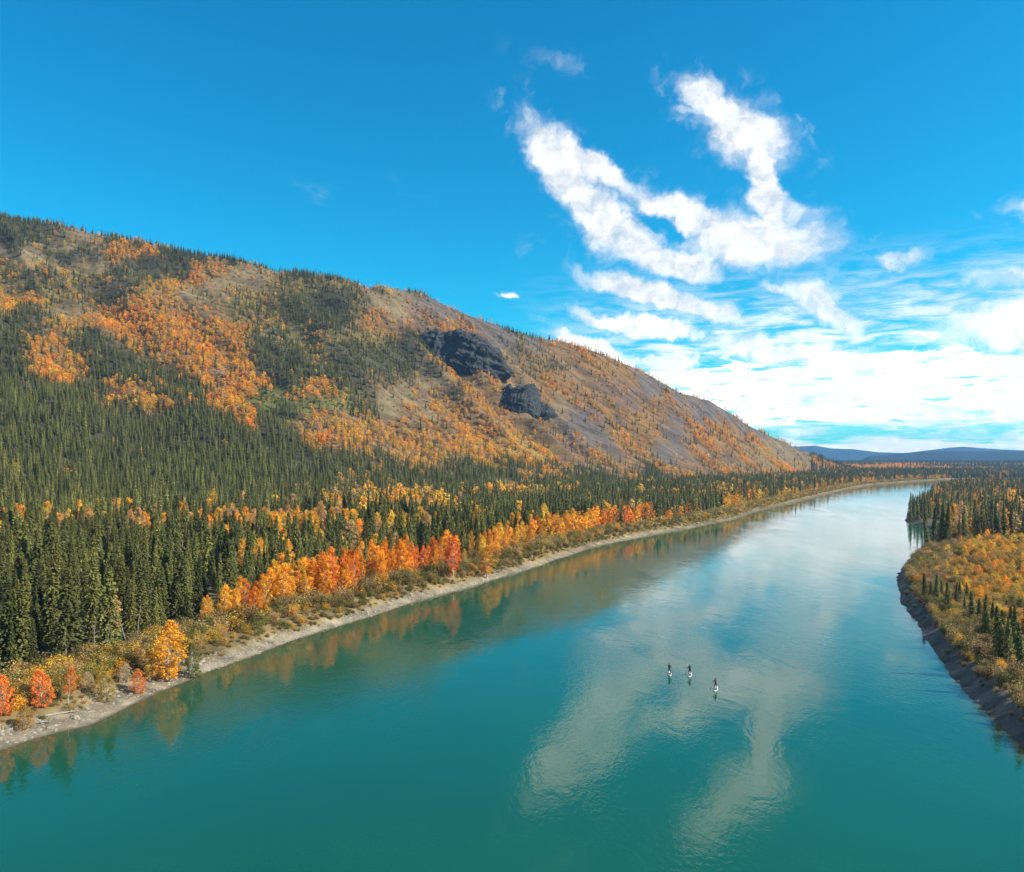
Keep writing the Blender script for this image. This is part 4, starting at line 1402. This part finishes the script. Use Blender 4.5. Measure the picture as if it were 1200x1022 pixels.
def paddler(px, py, heading, jacket, labels, side=1, twist=0.0):
    x, y = W(px, py)
    # board: pointed nose, rounded tail, rocker
    broot = link('paddle_board', None, loc=(x, y, 0))
    broot.rotation_euler = (0, 0, heading)
    tag(broot, labels[0], 'paddleboard', 'paddle boards on the river')
    Lb, Wb, n = 2.8, .35, 26
    V = []; Q = []
    for k in range(n + 1):
        u = -1 + 2 * k / n
        wd = Wb * (max(0, 1 - abs(u) ** (2.6 if u > 0 else 3.6))) ** (.62 if u > 0 else .5) + .012
        rock = .16 * max(0, u) ** 3 + .04 * max(0, -u) ** 3
        for sx, zz in ((-1, .02), (-.86, .105), (0, .118), (.86, .105), (1, .02), (.6, -.05), (-.6, -.05)):
            V.append((sx * wd, u * Lb / 2, zz + rock))
        if k:
            for j in range(7):
                a = (k - 1) * 7; b = k * 7
                Q.append((a + j, a + (j + 1) % 7, b + (j + 1) % 7, b + j))
    link('hull', mesh_np('board_hull', V, Q, M_BOARD, True), broot)
    bm = bmesh.new(); bmesh.ops.create_grid(bm, x_segments=6, y_segments=14, size=1)
    for v in bm.verts: v.co = Vector((v.co.x * .27, v.co.y * .72 - .25, .126 - .006 * v.co.x ** 2))
    me = bpy.data.meshes.new('deck_pad'); bm.to_mesh(me); bm.free(); me.materials.append(M_PAD)
    link('deck_pad', me, broot)
    link('fin', mesh_np('board_fin', [(-.006, -1.45, -.03), (-.006, -1.2, -.04), (-.006, -1.42, -.25), (.006, -1.45, -.03), (.006, -1.2, -.04), (.006, -1.42, -.25)],
                        [(0, 1, 2), (5, 4, 3)], M_PAD), broot)
    # figure, standing, knees soft, both hands on the paddle
    zd = .125
    s = side
    hi_hand = Vector((.16 * s, .30, zd + 1.36)); lo_hand = Vector((.34 * s, .30, zd + .92))
    J = {'pel': (0, -.06, zd + .93), 'spine': (0, -.02, zd + 1.14), 'chest': (0, .04, zd + 1.36), 'neck': (0, .07, zd + 1.50), 'jaw': (0, .10, zd + 1.58), 'head': (0, .10, zd + 1.66), 'crown': (0, .09, zd + 1.73),
         'nose': (0, .20, zd + 1.635)}
    R = {'pel': .15, 'spine': .135, 'chest': .165, 'neck': .062, 'jaw': .075, 'head': .098, 'crown': .07, 'nose': .02}
    E = [('pel', 'spine'), ('spine', 'chest'), ('chest', 'neck'), ('neck', 'jaw'), ('jaw', 'head'), ('head', 'crown'), ('head', 'nose')]
    for q, sd in (('a', -1), ('b', 1)):
        J['hip' + q] = (.10 * sd, -.05, zd + .86); R['hip' + q] = .10
        J['knee' + q] = (.15 * sd, .06, zd + .48); R['knee' + q] = .066
        J['calf' + q] = (.155 * sd, .0, zd + .32); R['calf' + q] = .06
        J['ank' + q] = (.16 * sd, -.04, zd + .085); R['ank' + q] = .042
        J['toe' + q] = (.17 * sd, .16, zd + .035); R['toe' + q] = .035
        E += [('pel', 'hip' + q), ('hip' + q, 'knee' + q), ('knee' + q, 'calf' + q), ('calf' + q, 'ank' + q), ('ank' + q, 'toe' + q)]
        hand = hi_hand if sd == -s else lo_hand
        sh = Vector((.20 * sd, .04, zd + 1.42)); R['sho' + q] = .072; J['sho' + q] = tuple(sh)
        el = sh.lerp(hand, .5) + Vector((.10 * sd, -.06, -.10)); J['elb' + q] = tuple(el); R['elb' + q] = .05
        fw = (hand - el).normalized()
        wr = hand - fw * .08; J['wri' + q] = tuple(wr); R['wri' + q] = .033
        J['palm' + q] = tuple(hand - fw * .01); R['palm' + q] = .036
        E += [('chest', 'sho' + q), ('sho' + q, 'elb' + q), ('elb' + q, 'wri' + q), ('wri' + q, 'palm' + q)]
        acr = (lo_hand - hi_hand).normalized()
        wrap = fw.cross(acr).normalized()
        for fi, (off, ln) in enumerate(((-.032, .038), (-.011, .044), (.011, .041), (.032, .032))):
            p1 = hand + acr * off + fw * .035; p2 = p1 + fw * .02 + wrap * ln * .8 * sd
            J['f%d%s' % (fi, q)] = tuple(p1); R['f%d%s' % (fi, q)] = .010
            J['g%d%s' % (fi, q)] = tuple(p2); R['g%d%s' % (fi, q)] = .008
            E += [('palm' + q, 'f%d%s' % (fi, q)), ('f%d%s' % (fi, q), 'g%d%s' % (fi, q))]
        th = hand - fw * .03 - acr * .04; J['th' + q] = tuple(th); R['th' + q] = .012
        J['tk' + q] = tuple(th + fw * .05 - wrap * .02 * sd); R['tk' + q] = .009
        E += [('palm' + q, 'th' + q), ('th' + q, 'tk' + q)]
    keys = list(J); idx = {k: i for i, k in enumerate(keys)}
    hands = [hi_hand, lo_hand]
    def pm(c):
        if c.z > zd + 1.53: return 0
        if min((c - h).length for h in hands) < .085: return 0
        if c.z < zd + .90: return 1
        return 2
    body = skin_mesh('person', [J[k] for k in keys], [(idx[a], idx[b]) for a, b in E], [R[k] for k in keys], idx['pel'], [M_SKIN, M_DARK, jacket], pm)
    po = link('person', body, loc=(x, y, 0))
    po.rotation_euler = (0, 0, heading + twist)
    tag(po, labels[1], 'person', 'paddlers standing on boards')
    hair = bmesh.new(); bmesh.ops.create_uvsphere(hair, u_segments=16, v_segments=10, radius=.118)
    for v in hair.verts:
        v.co.y -= .012 + (.035 if v.co.z < 0 else 0); v.co.z = v.co.z * 1.02 + .02
        if v.co.y > .05 and v.co.z < .05: v.co.y = .05
    me = bpy.data.meshes.new('hair'); hair.to_mesh(me); hair.free(); me.materials.append(M_HAIR)
    link('hair', me, po, (0, .095, zd + 1.66))
    # paddle along the line through both hands
    ax = (lo_hand - hi_hand).normalized()
    top = hi_hand - ax * .05; end = lo_hand + ax * 1.02
    rotz = Matrix.Rotation(heading + twist, 3, 'Z')
    pd = link('paddle', None, loc=(x, y, 0)); pd.rotation_euler = (0, 0, heading + twist)
    tag(pd, labels[2], 'paddle', 'paddles held by the paddlers')
    link('shaft', tubes('paddle_shaft', [(tuple(top), tuple(end), .015, .015)], M_SHAFT, 8), pd)
    side_v = Vector((0, 1, 0)).cross(ax).normalized()
    link('grip', tubes('paddle_grip', [(tuple(top - side_v * .05), tuple(top + side_v * .05), .018, .018)], M_SHAFT, 8), pd)
    bv = []; bf = []
    for k in range(9):
        u = k / 8
        wd = .105 * math.sin(math.pi * min(1, .12 + u * .80)) ** .6
        c = end + ax * (u * .44 - .05)
        for q in (-1, 1):
            for th in (-.006, .006):
                bv.append(tuple(c + side_v * wd * q + Vector((0, th, 0))))
        if k:
            a = (k - 1) * 4; b = k * 4
            bf += [(a, a + 2, b + 2, b), (a + 1, b + 1, b + 3, a + 3), (a, b, b + 1, a + 1), (a + 2, a + 3, b + 3, b + 2)]
    link('blade', mesh_np('paddle_blade', bv, bf, M_BLADE), pd)

paddler(784.3, 790, -.10, M_BLACK, ('white paddleboard farthest upstream, first of the trio from the forest bank', 'standing paddler in black, first of the three from the forest bank', 'paddle of the paddler nearest the forest bank'), 1)
paddler(808.3, 791.5, -.30, M_BLACK, ('white paddleboard in the middle of the three', 'standing paddler in dark clothes, the middle of the three', 'paddle held by the middle paddler'), -1)
paddler(838.5, 808, -.36, M_MAROON, ('white paddleboard nearest to the viewer, last of the trio', 'standing paddler in a dark maroon top, nearest to the viewer', 'paddle held out by the paddler in maroon'), -1, .3)

# ------------------------------------------------------------------ air
def build_haze():
    bm = bmesh.new()
    bmesh.ops.create_cube(bm, size=2)
    for v in bm.verts:
        v.co = Vector((v.co.x * 12800, v.co.y * 12800, 470 if v.co.z > 0 else -80))
    me = bpy.data.meshes.new('haze'); bm.to_mesh(me); bm.free()
    m = bpy.data.materials.new('haze_air'); m.use_nodes = True
    t = m.node_tree; t.nodes.clear()
    pv = N(t, 'ShaderNodeVolumePrincipled')
    pv.inputs['Color'].default_value = (0.22, 0.55, 1.0, 1)
    pv.inputs['Density'].default_value = 5.8e-5
    pv.inputs['Anisotropy'].default_value = 0.1
    out = N(t, 'ShaderNodeOutputMaterial')
    t.links.new(pv.outputs[0], out.inputs['Volume'])
    me.materials.append(m)
    o = link('haze', me)
    tag(o, 'thin blue air between the viewer and the far hills', 'haze', kind='stuff')
build_haze()
